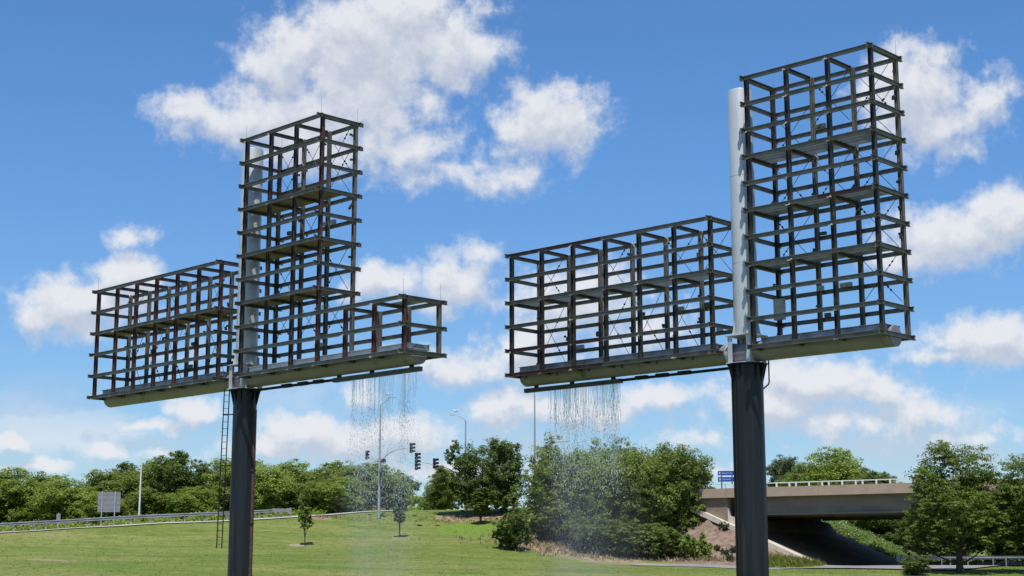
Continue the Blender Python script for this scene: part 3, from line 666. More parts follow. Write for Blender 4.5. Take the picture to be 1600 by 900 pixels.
def mist_volume(T, ua, ub, zt, zb, w, dens, label, lobes):
    P = T['P']; rt = T['root']; mw = Matrix.Translation(rt.location) @ Matrix.Rotation(rt.rotation_euler.z, 4, 'Z')
    a = mw @ Vector((P(ua, 0, 0).x, 0, 0)); b = mw @ Vector((P(ub, 0, 0).x, 0, 0)); L_ = (b-a).length; c = (a+b)/2; ang = math.atan2(b.y-a.y, b.x-a.x)
    m = MB(); m.box((0, 0, (zt+zb)/2), (L_/2, w/2, (zt-zb)/2)); mt_ = bpy.data.materials.new('mist'); mt_.use_nodes = True; nt = mt_.node_tree; nt.nodes.clear(); N = nt.nodes.new; L = nt.links.new
    o = N('ShaderNodeOutputMaterial'); v = N('ShaderNodeVolumePrincipled'); v.inputs['Color'].default_value = (.9,.95,1,1); v.inputs['Anisotropy'].default_value = .2
    tc = N('ShaderNodeTexCoord'); sp = N('ShaderNodeSeparateXYZ'); L(tc.outputs['Generated'], sp.inputs[0])
    def mm(op, x, y=None, z=None):
        n = N('ShaderNodeMath'); n.operation = op
        for i, q in enumerate((x, y, z)):
            if q is None: continue
            if isinstance(q, (int, float)): n.inputs[i].default_value = q
            else: L(q, n.inputs[i])
        return n.outputs[0]
    acc = None
    for (cx, sx, am) in lobes:
        d2 = mm('POWER', mm('ABSOLUTE', mm('MULTIPLY', mm('SUBTRACT', sp.outputs[0], cx), 1/sx)), 2.0); g = mm('MULTIPLY', mm('EXPONENT', mm('MULTIPLY', d2, -1)), am); acc = g if acc is None else mm('ADD', acc, g)
    dy = mm('EXPONENT', mm('MULTIPLY', mm('POWER', mm('MULTIPLY', mm('ABSOLUTE', mm('SUBTRACT', sp.outputs[1], .5)), 3.6), 2), -1))
    hz = N('ShaderNodeMapRange'); hz.interpolation_type = 'SMOOTHSTEP'; hz.inputs['From Min'].default_value = 1.0; hz.inputs['From Max'].default_value = .45; L(sp.outputs[2], hz.inputs['Value'])
    mp = N('ShaderNodeMapping'); mp.inputs['Scale'].default_value = (1.4, 1.4, .45); L(tc.outputs['Object'], mp.inputs[0]); nz = N('ShaderNodeTexNoise'); nz.inputs['Scale'].default_value = 1; nz.inputs['Detail'].default_value = 4; L(mp.outputs[0], nz.inputs['Vector'])
    ex = mm('MULTIPLY', mm('SUBTRACT', sp.outputs[0], 0.0), mm('SUBTRACT', 1.0, sp.outputs[0])); ex = mm('MINIMUM', mm('MULTIPLY', ex, 9), 1)
    f = mm('MULTIPLY', mm('MULTIPLY', mm('MULTIPLY', acc, dy), mm('MULTIPLY', hz.outputs[0], ex)), mm('MULTIPLY', mm('MAXIMUM', mm('SUBTRACT', nz.outputs[0], .25), 0), 4*dens)); L(f, v.inputs['Density']); L(v.outputs[0], o.inputs['Volume'])
    ob = m.build('mist', mt_, None); ob.location = (c.x, c.y, 0); ob.rotation_euler = (0, 0, ang); return tag(ob, label, 'mist', kind='stuff')
mist_volume(T0, 5.0, 12.0, 11.5, -.2, 3.4, .04, 'faint white mist drifting below the left tower trough', [(.30,.06,1.6),(.52,.07,1.1),(.40,.3,.3)])
mist_volume(T1, -12.6, -4.6, 10.0, -.2, 4.0, .045, 'soft bluish mist hanging in front of the dense tree clump', [(.35,.16,1.0),(.62,.18,.8)])
water(T0, 6.3, 10.2, 11, 'thin trickling curtain of water drops falling from the left tower trough', dict(streams=105, c=[.05,.12,.3,.45,.72,.8,.82,.84], len=2.3, tail=34, fall=5.5, fine=9000, c2=[.15,.2,.3,.5,.78,.8,.82,.85]))
water(T1, WL1 if False else -10.75, -6.95, 12, 'denser white curtain of falling water under the right tower wing', dict(streams=190, c=[.1,.25,.4,.55,.7,.8,.9,.95], len=2.9, tail=24, fall=3.6, fine=11000, c2=[.1,.2,.3,.4,.5,.6,.7]))

# ------------------------------------------------------------------ trees
def crown_mesh(name, env, ncl, nsp, nlf, leaf, seed, m, clr=(.2,.34), flat=.55, up=.45, inner=.45, spray=.42):
    rng = np.random.default_rng(seed); env = np.array(env, float); vol = env[:, 3]*env[:, 4]*env[:, 5]; vol = vol**.8
    ei = rng.choice(len(env), ncl, p=vol/vol.sum())
    d = rng.normal(size=(ncl, 3)); d /= np.linalg.norm(d, axis=1)[:, None]; rad = (inner+(1-inner)*rng.random(ncl)**.6)
    rm = env[ei, 3:6].min(1); rc = rm*rng.uniform(*clr, ncl)
    C = env[ei, :3]+d*(env[ei, 3:6]-rc[:, None]*.6)*rad[:, None]
    # sprays
    sd = rng.normal(size=(ncl*nsp, 3)); sd[:, 2] += .25; sd /= np.linalg.norm(sd, axis=1)[:, None]
    rcs = np.repeat(rc, nsp); SC = np.repeat(C, nsp, 0)+sd*(rcs*rng.uniform(.45, 1.08, len(rcs)))[:, None]
    sr = rcs*spray*rng.uniform(.6, 1.3, len(rcs)); st = rng.normal(0, .13, len(rcs))+np.repeat(rng.normal(0, .07, ncl), nsp)
    n = len(rcs)*nlf; off = rng.normal(size=(n, 3)); off /= np.linalg.norm(off, axis=1)[:, None]; off *= rng.random(n)[:, None]**.5; off[:, 2] *= flat
    LP = np.repeat(SC, nlf, 0)+off*np.repeat(sr, nlf)[:, None]
    nr = np.repeat(sd, nlf, 0)*.55+off*.4+rng.normal(size=(n, 3))*.5; nr[:, 2] += up; nr /= np.linalg.norm(nr, axis=1)[:, None]
    tg = np.cross(nr, rng.normal(size=(n, 3))); tg /= np.linalg.norm(tg, axis=1)[:, None]; bt = np.cross(nr, tg)
    sz = (leaf*rng.uniform(.55, 1.3, n))[:, None]
    V = np.empty((n, 4, 3)); V[:, 0] = LP-tg*sz*.5; V[:, 1] = LP+bt*sz*.3; V[:, 2] = LP+tg*sz*.5-nr*sz*.12; V[:, 3] = LP-bt*sz*.3
    V[:, :, 2] = np.maximum(V[:, :, 2], .05)
    me = bpy.data.meshes.new(name); me.vertices.add(n*4); me.vertices.foreach_set('co', V.ravel()); me.loops.add(n*4); me.loops.foreach_set('vertex_index', np.arange(n*4, dtype=np.int32))
    me.polygons.add(n); me.polygons.foreach_set('loop_start', np.arange(0, n*4, 4, dtype=np.int32)); me.polygons.foreach_set('loop_total', np.full(n, 4, np.int32))
    me.update(calc_edges=True)
    tone = np.clip(.42+np.repeat(st, nlf)+rng.normal(0, .12, n), 0, 1).astype(np.float32)
    a = me.attributes.new('tone', 'FLOAT', 'FACE'); a.data.foreach_set('value', tone); me.materials.append(m)
    return me, C
def trunk_mesh(C, h, r, seed, base=0, lean=0):
    rng = random.Random(seed); m = MB(); cz = C[:, 2].mean(); top = Vector((C[:, 0].mean()*.5, C[:, 1].mean()*.5, h*.62)); n = 7
    pts = [Vector((top.x*(k/n)**1.5+rng.uniform(-.04, .04)*r*8, top.y*(k/n)**1.5+rng.uniform(-.04, .04)*r*8, -.3+(top.z+.3)*k/n)) for k in range(n+1)]
    rr = [r*(1.35 if k == 0 else 1)*(1-.82*k/n) for k in range(n+1)]; m.tube(pts, rr, 8)
    idx = list(range(len(C))); rng.shuffle(idx)
    for i in idx[:min(16, len(C))]:
        c = Vector(C[i]); k = min(n-1, max(1, int((c.z*rng.uniform(.35, .7))/top.z*n))); s = pts[k]; mid = s.lerp(c, .5)+Vector((0, 0, -.06*(c-s).length)); m.tube([s, mid, c], [rr[k]*.32, rr[k]*.18, .015], 5)
    return m
protos = {}
def proto(key, leafm, env, h, r, ncl, nsp, nlf, leaf, seed, **kw):
    me, C = crown_mesh('crown', env, ncl, nsp, nlf, leaf, seed, LM[leafm], **kw); tm = trunk_mesh(C, h, r, seed)
    protos[key] = (me, tm, None, h); return protos[key]
def tree(key, px, Y, width_s, height_s, name, label, cat='tree', group=None, rz=None, dx=0, leafm=None, base=None):
    me, tm, tme, h = protos[key]
    x = atx(px, Y)+dx; z = H(x, Y) if base is None else base
    root = empty(name, (x, Y, z-.05), random.uniform(0, 6.28) if rz is None else rz); tag(root, label, cat, group)
    c = bpy.data.objects.new('crown', me); COL.objects.link(c); c.parent = root; c.scale = (width_s, width_s, height_s)
    if leafm: c.material_slots[0].link = 'OBJECT'; c.material_slots[0].material = LM[leafm]
    if tme is None:
        t = tm.build('trunk', M['bark'], root, smooth=True); protos[key] = (me, tm, t.data, h)
    else: t = bpy.data.objects.new('trunk', tme); COL.objects.link(t); t.parent = root
    t.scale = (width_s, width_s, height_s)
    return root
# wood trees: crowns about 1 unit = metres, roughly 10 m tall, 7 m wide
proto('w1', 'mid', [(0,0,6.0,3.4,3.4,3.6),(.8,.3,3.6,3.4,3.4,2.8),(-1.2,0,4.5,2.8,2.8,3)], 10, .28, 100, 14, 32, .25, 1, clr=(.30,.46), inner=.35, flat=.8, up=.6)
proto('w2', 'mid', [(0,0,5.6,3.2,3.2,4.0),(1.4,.2,4.2,2.6,2.6,3.2),(-1.4,-.6,3.4,2.7,2.7,2.7)], 10, .26, 100, 14, 32, .25, 2, clr=(.30,.46), inner=.35, flat=.8, up=.6)
proto('w3', 'light', [(0,0,5.0,3.9,3.6,4.2),(-.6,.3,3.0,3.6,3.4,2.6)], 9.5, .26, 100, 14, 32, .25, 3, clr=(.30,.46), inner=.35, flat=.8, up=.6)
proto('w4', 'dark', [(0,0,6.6,2.7,2.7,3.2),(.6,0,3.6,3.0,3.0,3.2)], 10, .25, 100, 14, 32, .25, 4, clr=(.30,.46), inner=.35, flat=.8, up=.6)
# hero trees
proto('treeA', 'dark', [(.2,0,5.6,3.6,3.3,3.2),(-2.4,.2,6.6,1.6,1.6,2.1),(-3.6,0,4.0,2.0,2,2.0),(2.4,0,7.0,1.9,1.9,2.0),(2.6,0,5.0,2.6,2.6,2.8),(0,0,3.0,4.2,3.4,2.3),(-1.2,0,1.7,3.4,3,1.7),(2.6,0,2.6,2.7,2.6,2.2),(0,0,1.5,4.2,3,1.5),(2.2,0,1.6,2.6,2.4,1.5)], 9.2, .3, 190, 14, 28, .21, 5, clr=(.28,.44), flat=.8, up=.6)
proto('massB', 'mid', [(0,0,5.4,4.2,3.6,3.7),(-1.8,0,3.2,3.8,3.3,2.9),(2.0,0,3.4,3.8,3.2,2.9),(0,-.6,1.9,4.6,3,1.7)], 9.5, .3, 160, 14, 28, .21, 6, clr=(.24,.38), flat=.8, up=.6)
proto('massC', 'mid', [(0,0,4.8,4.4,3.8,3.6),(2.4,0,3.6,3.3,3,2.9),(-1.6,0,2.6,3.8,3.2,2.3)], 8.6, .3, 150, 14, 28, .21, 7, clr=(.24,.38), flat=.8, up=.6)
proto('locust', 'mid', [(0,0,6.6,3.0,3.0,2.7),(-1.9,0,5.4,2.3,2.3,1.8),(1.9,.2,5.2,2.4,2.4,2.0),(0,0,4.0,4.6,4.0,1.7),(-2.6,0,2.8,2.5,2.4,1.2),(2.9,0,2.7,2.4,2.3,1.2),(.3,-.3,2.3,3.3,3,1.0),(0,-1.5,2.0,3.0,1.6,.8),(0,0,4.8,3.6,3.4,2.2)], 9, .3, 165, 14, 34, .155, 8, flat=.35, up=.55, clr=(.28,.46), spray=.5)
proto('bush', 'dark', [(0,0,2.0,2.0,1.9,2.0),(.9,0,1.4,1.5,1.4,1.4),(-.6,0,1.1,1.7,1.5,1.1)], 3.6, .1, 60, 10, 22, .2, 9, clr=(.25,.4))
proto('shrub', 'light', [(0,0,.9,1.3,1.2,1.0),(.5,0,.6,1,1,.7)], 1.6, .05, 34, 9, 20, .2, 10)
proto('young', 'mid', [(0,0,3.3,.72,.72,1.7),(0,0,2.3,.85,.85,1.0),(.15,0,4.4,.34,.34,.8)], 4.9, .075, 46, 9, 14, .2, 11, clr=(.3,.5))
random.seed(3)
GW = 'trees of the wood behind the hilltop road'
wood = [  # key, px, Y, width scale, height scale, label
 ('w1',-55,176,1.15,.93,'tree of the wood cut by the left edge of the view, beyond the guardrail'),
 ('w3',18,180,1.1,.98,'broad light green tree at the far left end of the wood'),
 ('w2',62,186,1.15,.93,'second full tree from the left edge of the wood, above the small grey sign back'),
 ('w3',98,176,1.0,.76,'low rounded tree between the small sign and the large grey sign back'),
 ('w4',128,196,.8,.76,'slim pale tree standing in the dip of the treeline left of the large sign'),
 ('w2',160,182,1.05,.88,'tree rising right behind the large grey sign back'),
 ('w4',196,188,1.2,.98,'dark tree between the large sign back and the white lamp pole'),
 ('w1',243,184,1.15,1.0,'full dark tree just right of the white lamp pole'),
 ('w4',276,180,1.15,1.02,'tall dark tree peaking above the wood right of the white lamp pole'),
 ('w1',312,190,1.0,.86,'mid green tree in the small saddle left of the ladder'),
 ('w3',343,186,1.0,.98,'light topped tree right behind the ladder of the left tower'),
 ('w2',372,180,1.05,.92,'tree of the wood hidden mostly by the black pole of the left tower'),
 ('w3',410,178,.95,.8,'bright green tree just right of the left tower pole'),
 ('w2',448,190,1.05,.92,'tree above the end of the long guardrail'),
 ('w2',488,196,1.0,.96,'grey green crown behind the slender young tree'),
 ('w1',520,190,1.05,1.0,'highest rounded crown of the wood right of the young tree'),
 ('w2',552,186,1.0,.88,'mid green tree left of the tall traffic signal pole'),
 ('w1',588,188,.95,.9,'tree directly behind the tall traffic signal pole'),
 ('w4',618,192,1.0,.72,'last lower tree at the right end of the wood behind the falling water'),
]
for (k, px, Y, ws, hs, lb) in wood: tree(k, px, Y, ws*1.1, hs*(.93 if px < 450 else .80), 'wood_tree', lb, 'tree', GW, dx=0)
wood2 = [(-20,200,'mid'),(40,204,'dark'),(85,202,'mid'),(180,206,'dark'),(222,208,'mid'),(260,206,'dark'),(330,208,'mid'),(395,204,'dark'),(432,206,'mid'),(470,182,'mid'),(505,180,'mid'),(570,206,'dark'),(535,178,'light'),(604,178,'light'),(150,174,'light'),(225,176,'mid'),(300,176,'light')]
names2 = ['far left edge tree','tree behind the left end trees','tree above the small sign','tree over the large sign','tree left of the white lamp top','tree behind the white lamp','back tree by the ladder top','back tree beyond the left pole','back tree over the guardrail end','lower tree over the slender young tree','lower tree right of the slender young tree','back tree left of the traffic signal pole','low light green tree near the road end','low light green tree beside the signal pole foot','low light green tree beneath the large sign','low tree beside the white lamp foot','low light tree between lamp and ladder']
for i, (px, Y, lm) in enumerate(wood2):
    low = Y < 190
    tree(['w1','w2','w3','w4'][i % 4], px, Y, .95 if low else 1.1, (.5 if low else (.82 if px < 300 else .76)), 'wood_tree', ('young understorey ' if low else 'partly hidden ')+names2[i]+' in the hilltop wood', 'tree', GW, leafm=lm)
# slim background trees by the gap
tree('w3', 692, 190, .62, .62, 'background_tree', 'small distant tree at the left foot of the big dark tree, beyond the gap', leafm='mid')
tree('w3', 668, 205, .45, .42, 'background_tree', 'lowest distant shrubby tree next to the gap in the treeline', leafm='mid')
# big tree A, its small tree and round bush
tree('treeA', 752, 166, 1.0, .96, 'broad_tree', 'large dark hilltop tree with a lamp arm and gull rising above it', rz=0)
tree('young', 751, 160, 1.5, .82, 'small_tree', 'small round topped tree in front of the large dark hilltop tree', leafm='dark', rz=1)
tree('bush', 803, 141.5, .98, 1.08, 'round_bush', 'rounded dark green bush low on the slope between the two tree groups', 'bush', rz=.4)
# tree mass B
tree('massB', 888, 153, 1.06, 1.17, 'broad_tree', 'left tree of the dense clump behind the right curtain of water', rz=.2, leafm='mid')
tree('massB', 926, 156, 1.1, 1.14, 'broad_tree', 'rear tree of the dense clump straight behind the curtain of water', rz=4.4, leafm='mid')
tree('massB', 986, 155, 1.1, 1.16, 'broad_tree', 'rear tree of the dense clump between its middle and right trees', rz=5.4, leafm='mid')
tree('massC', 956, 151, 1.02, 1.2, 'broad_tree', 'middle tree of the dense clump right of the curtain of water', rz=2.6, leafm='mid')
tree('massC', 1018, 150, 1.08, 1.24, 'broad_tree', 'right tree of the dense clump in front of the brown bank', rz=3.4, leafm='mid')
tree('massC', 1060, 152, 1.0, 1.02, 'broad_tree', 'rightmost crown of the clump, next to the blue sign', rz=1.0, leafm='dark')
tree('bush', 868, 149, 1.35, 1.1, 'low_bush', 'dark bush filling the lower left corner of the dense clump', 'bush', rz=.2)
tree('bush', 925, 146, 1.5, 1.0, 'low_bush', 'dark skirt bush at the foot of the clump beneath the falling water', 'bush', rz=1.4)
tree('bush', 978, 144.5, 1.5, .95, 'low_bush', 'dark bush at the centre foot of the dense clump', 'bush', rz=2.4)
tree('bush', 1030, 144, 1.4, .9, 'low_bush', 'dark bush at the right foot of the dense clump', 'bush', rz=3.4)
tree('massC', 862, 164, .62, .8, 'small_tree', 'smaller tree behind the left side of the clump near the tall lamp pole', rz=1.9, leafm='mid')
tree('shrub', 1087, 142.5, 1.25, 1.5, 'shrub', 'bright green leafy shrub at the right foot of the clump on the brown bank', 'shrub', leafm='light')
# beyond the bridge
tree('w2', 1232, 205, 1.0, .80, 'far_tree', 'darker far tree above the bridge railing just right of the right pole', leafm='grey')
tree('w3', 1262, 200, .9, .70, 'far_tree', 'small far tree above the railing between two larger crowns', leafm='mid')
tree('w1', 1308, 196, 1.15, .92, 'far_tree', 'bright green far tree in the middle above the bridge railing', leafm='light')
tree('w4', 1354, 198, .75, .66, 'far_tree', 'dark narrow far tree above the bridge railing', leafm='dark')
tree('w4', 1386, 194, .6, .66, 'far_tree', 'dark ragged far tree at the right end of the railing', leafm='dark')
# right hand locusts
tree('locust', 1500, 121, 1.08, 1.17, 'locust_tree', 'large airy tree with layered branches in front of the bridge end', rz=0, leafm='loc')
tree('locust', 1622, 120, 1.05, 1.08, 'locust_tree', 'layered tree cut by the right edge of the view', rz=2.2, leafm='loc')
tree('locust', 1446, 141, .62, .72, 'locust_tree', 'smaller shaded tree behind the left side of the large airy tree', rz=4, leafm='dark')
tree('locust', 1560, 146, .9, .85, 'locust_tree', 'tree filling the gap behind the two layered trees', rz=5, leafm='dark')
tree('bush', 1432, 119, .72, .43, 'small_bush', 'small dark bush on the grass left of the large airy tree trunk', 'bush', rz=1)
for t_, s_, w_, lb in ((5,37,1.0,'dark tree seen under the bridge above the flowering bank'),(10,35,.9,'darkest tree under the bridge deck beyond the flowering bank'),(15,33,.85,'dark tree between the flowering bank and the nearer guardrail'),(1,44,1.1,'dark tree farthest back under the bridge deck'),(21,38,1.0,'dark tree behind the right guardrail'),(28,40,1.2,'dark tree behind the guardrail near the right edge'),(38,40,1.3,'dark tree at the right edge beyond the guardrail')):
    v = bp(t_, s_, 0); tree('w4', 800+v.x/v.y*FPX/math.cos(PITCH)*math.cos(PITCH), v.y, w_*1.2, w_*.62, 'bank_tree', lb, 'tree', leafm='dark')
# young trees on the lawn
tree('young', 476, 143.7, .86, 1.16, 'young_tree', 'slender young tree on the open grass right of the left tower pole', rz=.5, leafm='mid')
tree('young', 624, 150, 1.0, 1.08, 'young_tree', 'slender young tree seen through the left curtain of water', rz=1.5, leafm='grey')
# saplings on the brown bank
for px, Y, s, lb in ((1131,147.6,.42,'largest small evergreen sapling high on the brown bank'),(1120,144,.3,'tiny sapling in the middle of the brown bank'),(1132,143,.33,'tiny sapling low on the brown bank left of the pole'),(1146,143.5,.34,'sapling beside the black right pole on the brown bank'),(1141,141.5,.36,'lowest pale sapling near the path at the bank foot')):
    tree('shrub', px, Y, s, s*1.3, 'sapling', lb, 'shrub', leafm='grey')

def scatter(name, pts, m, label, blade=(.5,.06), n=3, seed=1, wide=1):
    rng = np.random.default_rng(seed); V = []; F = []; tone = []
    for (x, y, z, s) in pts:
        for k in range(n):
            a = rng.uniform(0, 6.28); l = blade[0]*s*rng.uniform(.5, 1.2); w = blade[1]*wide*s; dx, dy = math.cos(a), math.sin(a); ln = rng.uniform(.1, .6)*l
            ox, oy = rng.normal(0, .12, 2)*s; n0 = len(V)
            V += [(x+ox-dy*w, y+oy+dx*w, z-.03), (x+ox+dy*w, y+oy-dx*w, z-.03), (x+ox+dx*ln*.4+dy*w*.8, y+oy+dy*ln*.4-dx*w*.8, z+l*.6), (x+ox+dx*ln, y+oy+dy*ln, z+l)]
            F.append((n0, n0+1, n0+2, n0+3)); tone.append(np.clip(rng.normal(.45, .2), 0, 1))
    me = bpy.data.meshes.new(name); me.from_pydata(V, [], F); a = me.attributes.new('tone', 'FLOAT', 'FACE'); a.data.foreach_set('value', np.array(tone, np.float32)); me.materials.append(m)
    o = bpy.data.objects.new(name, me); COL.objects.link(o); return tag(o, label, 'plants', kind='stuff')
rng = np.random.default_rng(5)
def region(n, fx, fy, seed, smin=.6, smax=1.3):
    r = np.random.default_rng(seed); X = r.uniform(*fx, n); Y = r.uniform(*fy, n); Z = HH(X, Y); return [(a, b, c, s) for a, b, c, s in zip(X, Y, Z, r.uniform(smin, smax, n))]
# short grass over the visible hillside
def wedge(n, px0, px1, y0, y1, seed, s0, s1):
    r = np.random.default_rng(seed); Y = r.uniform(y0, y1, n); X = (r.uniform(px0, px1, n)-800)/FPX*Y/math.cos(0)*1.0; Z = HH(X, Y); return [(a, b, c, s) for a, b, c, s in zip(X, Y, Z, r.uniform(s0, s1, n))]
def t_of(x, y): return (x-B0.x)*BE.x+(y-B0.y)*BE.y, (x-B0.x)*BD.x+(y-B0.y)*BD.y
def clear(p):
    t, s = t_of(p[0], p[1]); 
    if -.5 < s < 26 and -2 < t < 60: return False
    if p[0] > 2 and 131 < p[1] < 141.2 and p[2] < 1.9: return p[1] < 135.2 and p[0] < 70 and False
    return True
pts = [p for p in wedge(9000, -60, 860, 112, 172, 21, .25, .9)]
crx = np.array([c[0] for c in cr]); cry = np.array([c[1] for c in cr])
pts = [p for p in pts if p[1] < np.interp(p[0], crx, cry)-.1 or p[0] > crx[-2]]
scatter('grass', pts, LM['grassy'], 'short mown grass blades over the hillside', (.11,.05), 2, 1)
pts = [p for p in wedge(9000, 850, 1750, 108, 133, 22, .25, .6)]
scatter('grass', pts, LM['grassy'], 'short grass in front of the path on the right', (.11,.05), 2, 2)
def around(px, Y, n, sx, sy, seed, s0=.6, s1=1.4):
    r = np.random.default_rng(seed); x0 = atx(px, Y); X = x0+r.normal(0, sx, n); Yv = Y+r.normal(0, sy, n); Z = HH(X, Yv); return [(a, b, c, s) for a, b, c, s in zip(X, Yv, Z, r.uniform(s0, s1, n))]
dry = around(890, 147, 700, 4, 3, 31)+around(1000, 142, 160, 5, .5, 32, .4, .8)+around(725, 163, 250, 3, 1, 33, .4, .8)+around(1130, 141, 350, 3, .6, 34)+around(510,161.5,200,5,.6,37,.4,.9)
scatter('dry_grass', [p for p in dry if clear(p)], LM['straw'], 'straw coloured dry grass around the tree clumps and bank foot', (.35,.05), 3, 3)
weeds = around(1222, 141.6, 800, 1.4, .6, 35, .5, 1.5)+around(1276, 142.2, 90, .5, .3, 36, .5, 1.2)
scatter('tall_grass', [p for p in weeds if t_of(p[0], p[1])[1] < -.4], LM['grassy'], 'tall weeds at the foot of the pale concrete kerb right of the right pole', (.55,.022), 5, 4)
# undergrowth along the wood edge, flowering bank beyond the bridge
def leafheap(name, pts, m, label, leaf=.3, nlf=26, seed=1, cat='plants'):
    r = np.random.default_rng(seed); P_ = np.array(pts); n = len(P_)*nlf
    off = r.normal(size=(n, 3)); off /= np.linalg.norm(off, axis=1)[:, None]; off *= r.random(n)[:, None]**.4; off[:, 2] = np.abs(off[:, 2])
    C = np.repeat(P_[:, :3], nlf, 0)+off*np.repeat(P_[:, 3:], nlf, 0)*np.array([1, 1, 1.1])
    nr = off*.6+r.normal(size=(n, 3))*.5; nr[:, 2] += .4; nr /= np.linalg.norm(nr, axis=1)[:, None]
    tg = np.cross(nr, r.normal(size=(n, 3))); tg /= np.linalg.norm(tg, axis=1)[:, None]; bt = np.cross(nr, tg); sz = (leaf*r.uniform(.5, 1.3, n))[:, None]
    V = np.stack([C-tg*sz*.5, C+bt*sz*.3, C+tg*sz*.5, C-bt*sz*.3], 1).reshape(-1, 3)
    me = bpy.data.meshes.new(name); me.from_pydata(V.tolist(), [], np.arange(n*4).reshape(-1, 4).tolist())
    tone = np.clip(np.repeat(r.normal(.42, .14, len(P_)), nlf)+r.normal(0, .14, n), 0, 1).astype(np.float32)
    a = me.attributes.new('tone', 'FLOAT', 'FACE'); a.data.foreach_set('value', tone); me.materials.append(m)
    o = bpy.data.objects.new(name, me); COL.objects.link(o); return tag(o, label, cat, kind='stuff')
r = np.random.default_rng(41); P_ = []
for i in range(620):
    px = r.uniform(-70, 650); y = np.interp(atx(px, 160), crx, cry)+11.5+r.uniform(0, 7); x = atx(px, y); P_.append((x, y, H(x, y), r.uniform(.5, 1.5)))
leafheap('undergrowth', P_, LM['light'], 'light green scrub along the foot of the wood behind the road', .32, 60, 1)
P_ = []
for i in range(520):
    s = r.uniform(25.0, 31); t = r.uniform(-2, TL+2); v = bp(t, s, 0); z = SL0+(SL1-SL0)*max(0, min(1, t/TL)); z = max(z-.2, H(v.x, v.y)); P_.append((v.x, v.y, z, r.uniform(.4, 1.1)))
leafheap('flowering_scrub', P_, LM['flower'], 'pale flowering weeds covering the bank beyond the bridge', .24, 60, 2)
P_ = []
for i in range(260):
    px = r.uniform(1405, 1680); y = r.uniform(144, 166); x = atx(px, y); P_.append((x, y, H(x, y), r.uniform(.3, .9)))
leafheap('bank_scrub', P_, LM['mid'], 'green scrub behind the guardrails on the right', .28, 40, 3)

# ------------------------------------------------------------------ bridge
br = empty('road_bridge', tuple(bp(0, 0, 0)), math.atan2(BE.y, BE.x)); tag(br, 'tan concrete road bridge with white railing behind the right pole', 'bridge')
ZR, ZP, ZS, ZG = 9.28, 8.86, 7.96, 6.24; WB = 23.5; T_END = 62
def bb(m, t0, t1, s0, s1, z0, z1): m.box(((t0+t1)/2, (s0+s1)/2, (z0+z1)/2), ((t1-t0)/2, (s1-s0)/2, (z1-z0)/2))
for s0 in (.35, WB-.35):
    m = MB(); w = .3 if s0 < 5 else .3
    t = -16
    while t < T_END:
        t1 = min({-16: 2.55}.get(t, t+9.6), T_END); bb(m, t, t1-.03, s0-.3, s0, ZS, ZP); t = t1
    tag(m.build('parapet', M['concrete'], br), None)
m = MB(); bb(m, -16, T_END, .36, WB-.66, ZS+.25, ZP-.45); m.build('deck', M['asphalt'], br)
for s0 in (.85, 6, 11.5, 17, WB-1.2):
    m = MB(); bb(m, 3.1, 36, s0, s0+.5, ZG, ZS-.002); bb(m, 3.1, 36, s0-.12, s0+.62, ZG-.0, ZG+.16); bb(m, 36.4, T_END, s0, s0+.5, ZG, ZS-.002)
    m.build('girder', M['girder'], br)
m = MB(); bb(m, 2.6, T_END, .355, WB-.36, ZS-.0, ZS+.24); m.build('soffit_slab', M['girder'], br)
# abutment: wing wall, breast wall, bearing seat
m = MB(); bb(m, -16, 2.5, .38, .8, 4.5, ZS-.003); bb(m, 2.0, 2.5, .8, WB-.4, 3.5, ZS-.003); m.build('wing_wall', M['wingwall'], br)
m = MB()
prof = [(2.0, 7.0), (2.55, 7.0), (2.7, ZG-.05), (3.6, ZG-.25), (4.3, 5.0), (4.3, 4.2), (2.0, 4.2)]
vs = [(a, s, z) for s in (.42, .8) for a, z in prof]; k = len(prof); m.add(vs, [tuple(range(k)), tuple(range(k, 2*k))[::-1]]+[(i, (i+1) % k, k+(i+1) % k, k+i) for i in range(k)])
m.build('abutment_end', M['curb'], br)
m = MB(); vs = [(a-.02, s, z-.02) for s in (.81, WB-.5) for a, z in prof]; m.add(vs, [tuple(range(k)), tuple(range(k, 2*k))[::-1]]+[(i, (i+1) % k, k+(i+1) % k, k+i) for i in range(k)]); m.build('abutment', M['deckshade'], br)  # same wall as the pale end, coloured darker for the shade under the deck
m = MB(); bb(m, 35.6, 36.8, 1, WB-1.4, 1, ZG-.9); bb(m, 35.2, 37.2, .6, WB-1, ZG-.9, ZG-.01); m.build('pier', M['girder'], br)
m = MB(); bb(m, T_END-.5, T_END+2, .4, WB-.4, -1, ZS-.004); m.build('far_abutment', M['concrete'], br)
# railing
for s0 in (.2, WB-.5):
    m = MB(); bb(m, 3.0, T_END, s0-.05, s0+.05, ZR-.09, ZR); m.build('handrail', M['white'], br)
    if s0 < 1:
        m = MB(); bb(m, -16, 2.8, s0-.02, s0+.02, ZR-.05, ZR-.01); m.build('thin_handrail', M['lamp_grey'], br)
    m2 = None; t = 3.2; k = 0; T = []
    while t < T_END-1: T += [t, t+1.32, t+2.64]; t += 3.3
    if s0 < 1:
        for tt in T:
            m = MB(); bb(m, tt-.075, tt+.075, s0-.06, s0+.06, ZP, ZR-.091); m.build('railing_post', M['white'], br)
        for tt in (-14, -11.6, -9.2, -6.8, -4.4, -2, .4, 2.4): m = MB(); bb(m, tt-.03, tt+.03, s0-.02, s0+.02, ZP, ZR-.05); m.build('thin_railing_post', M['lamp_grey'], br)
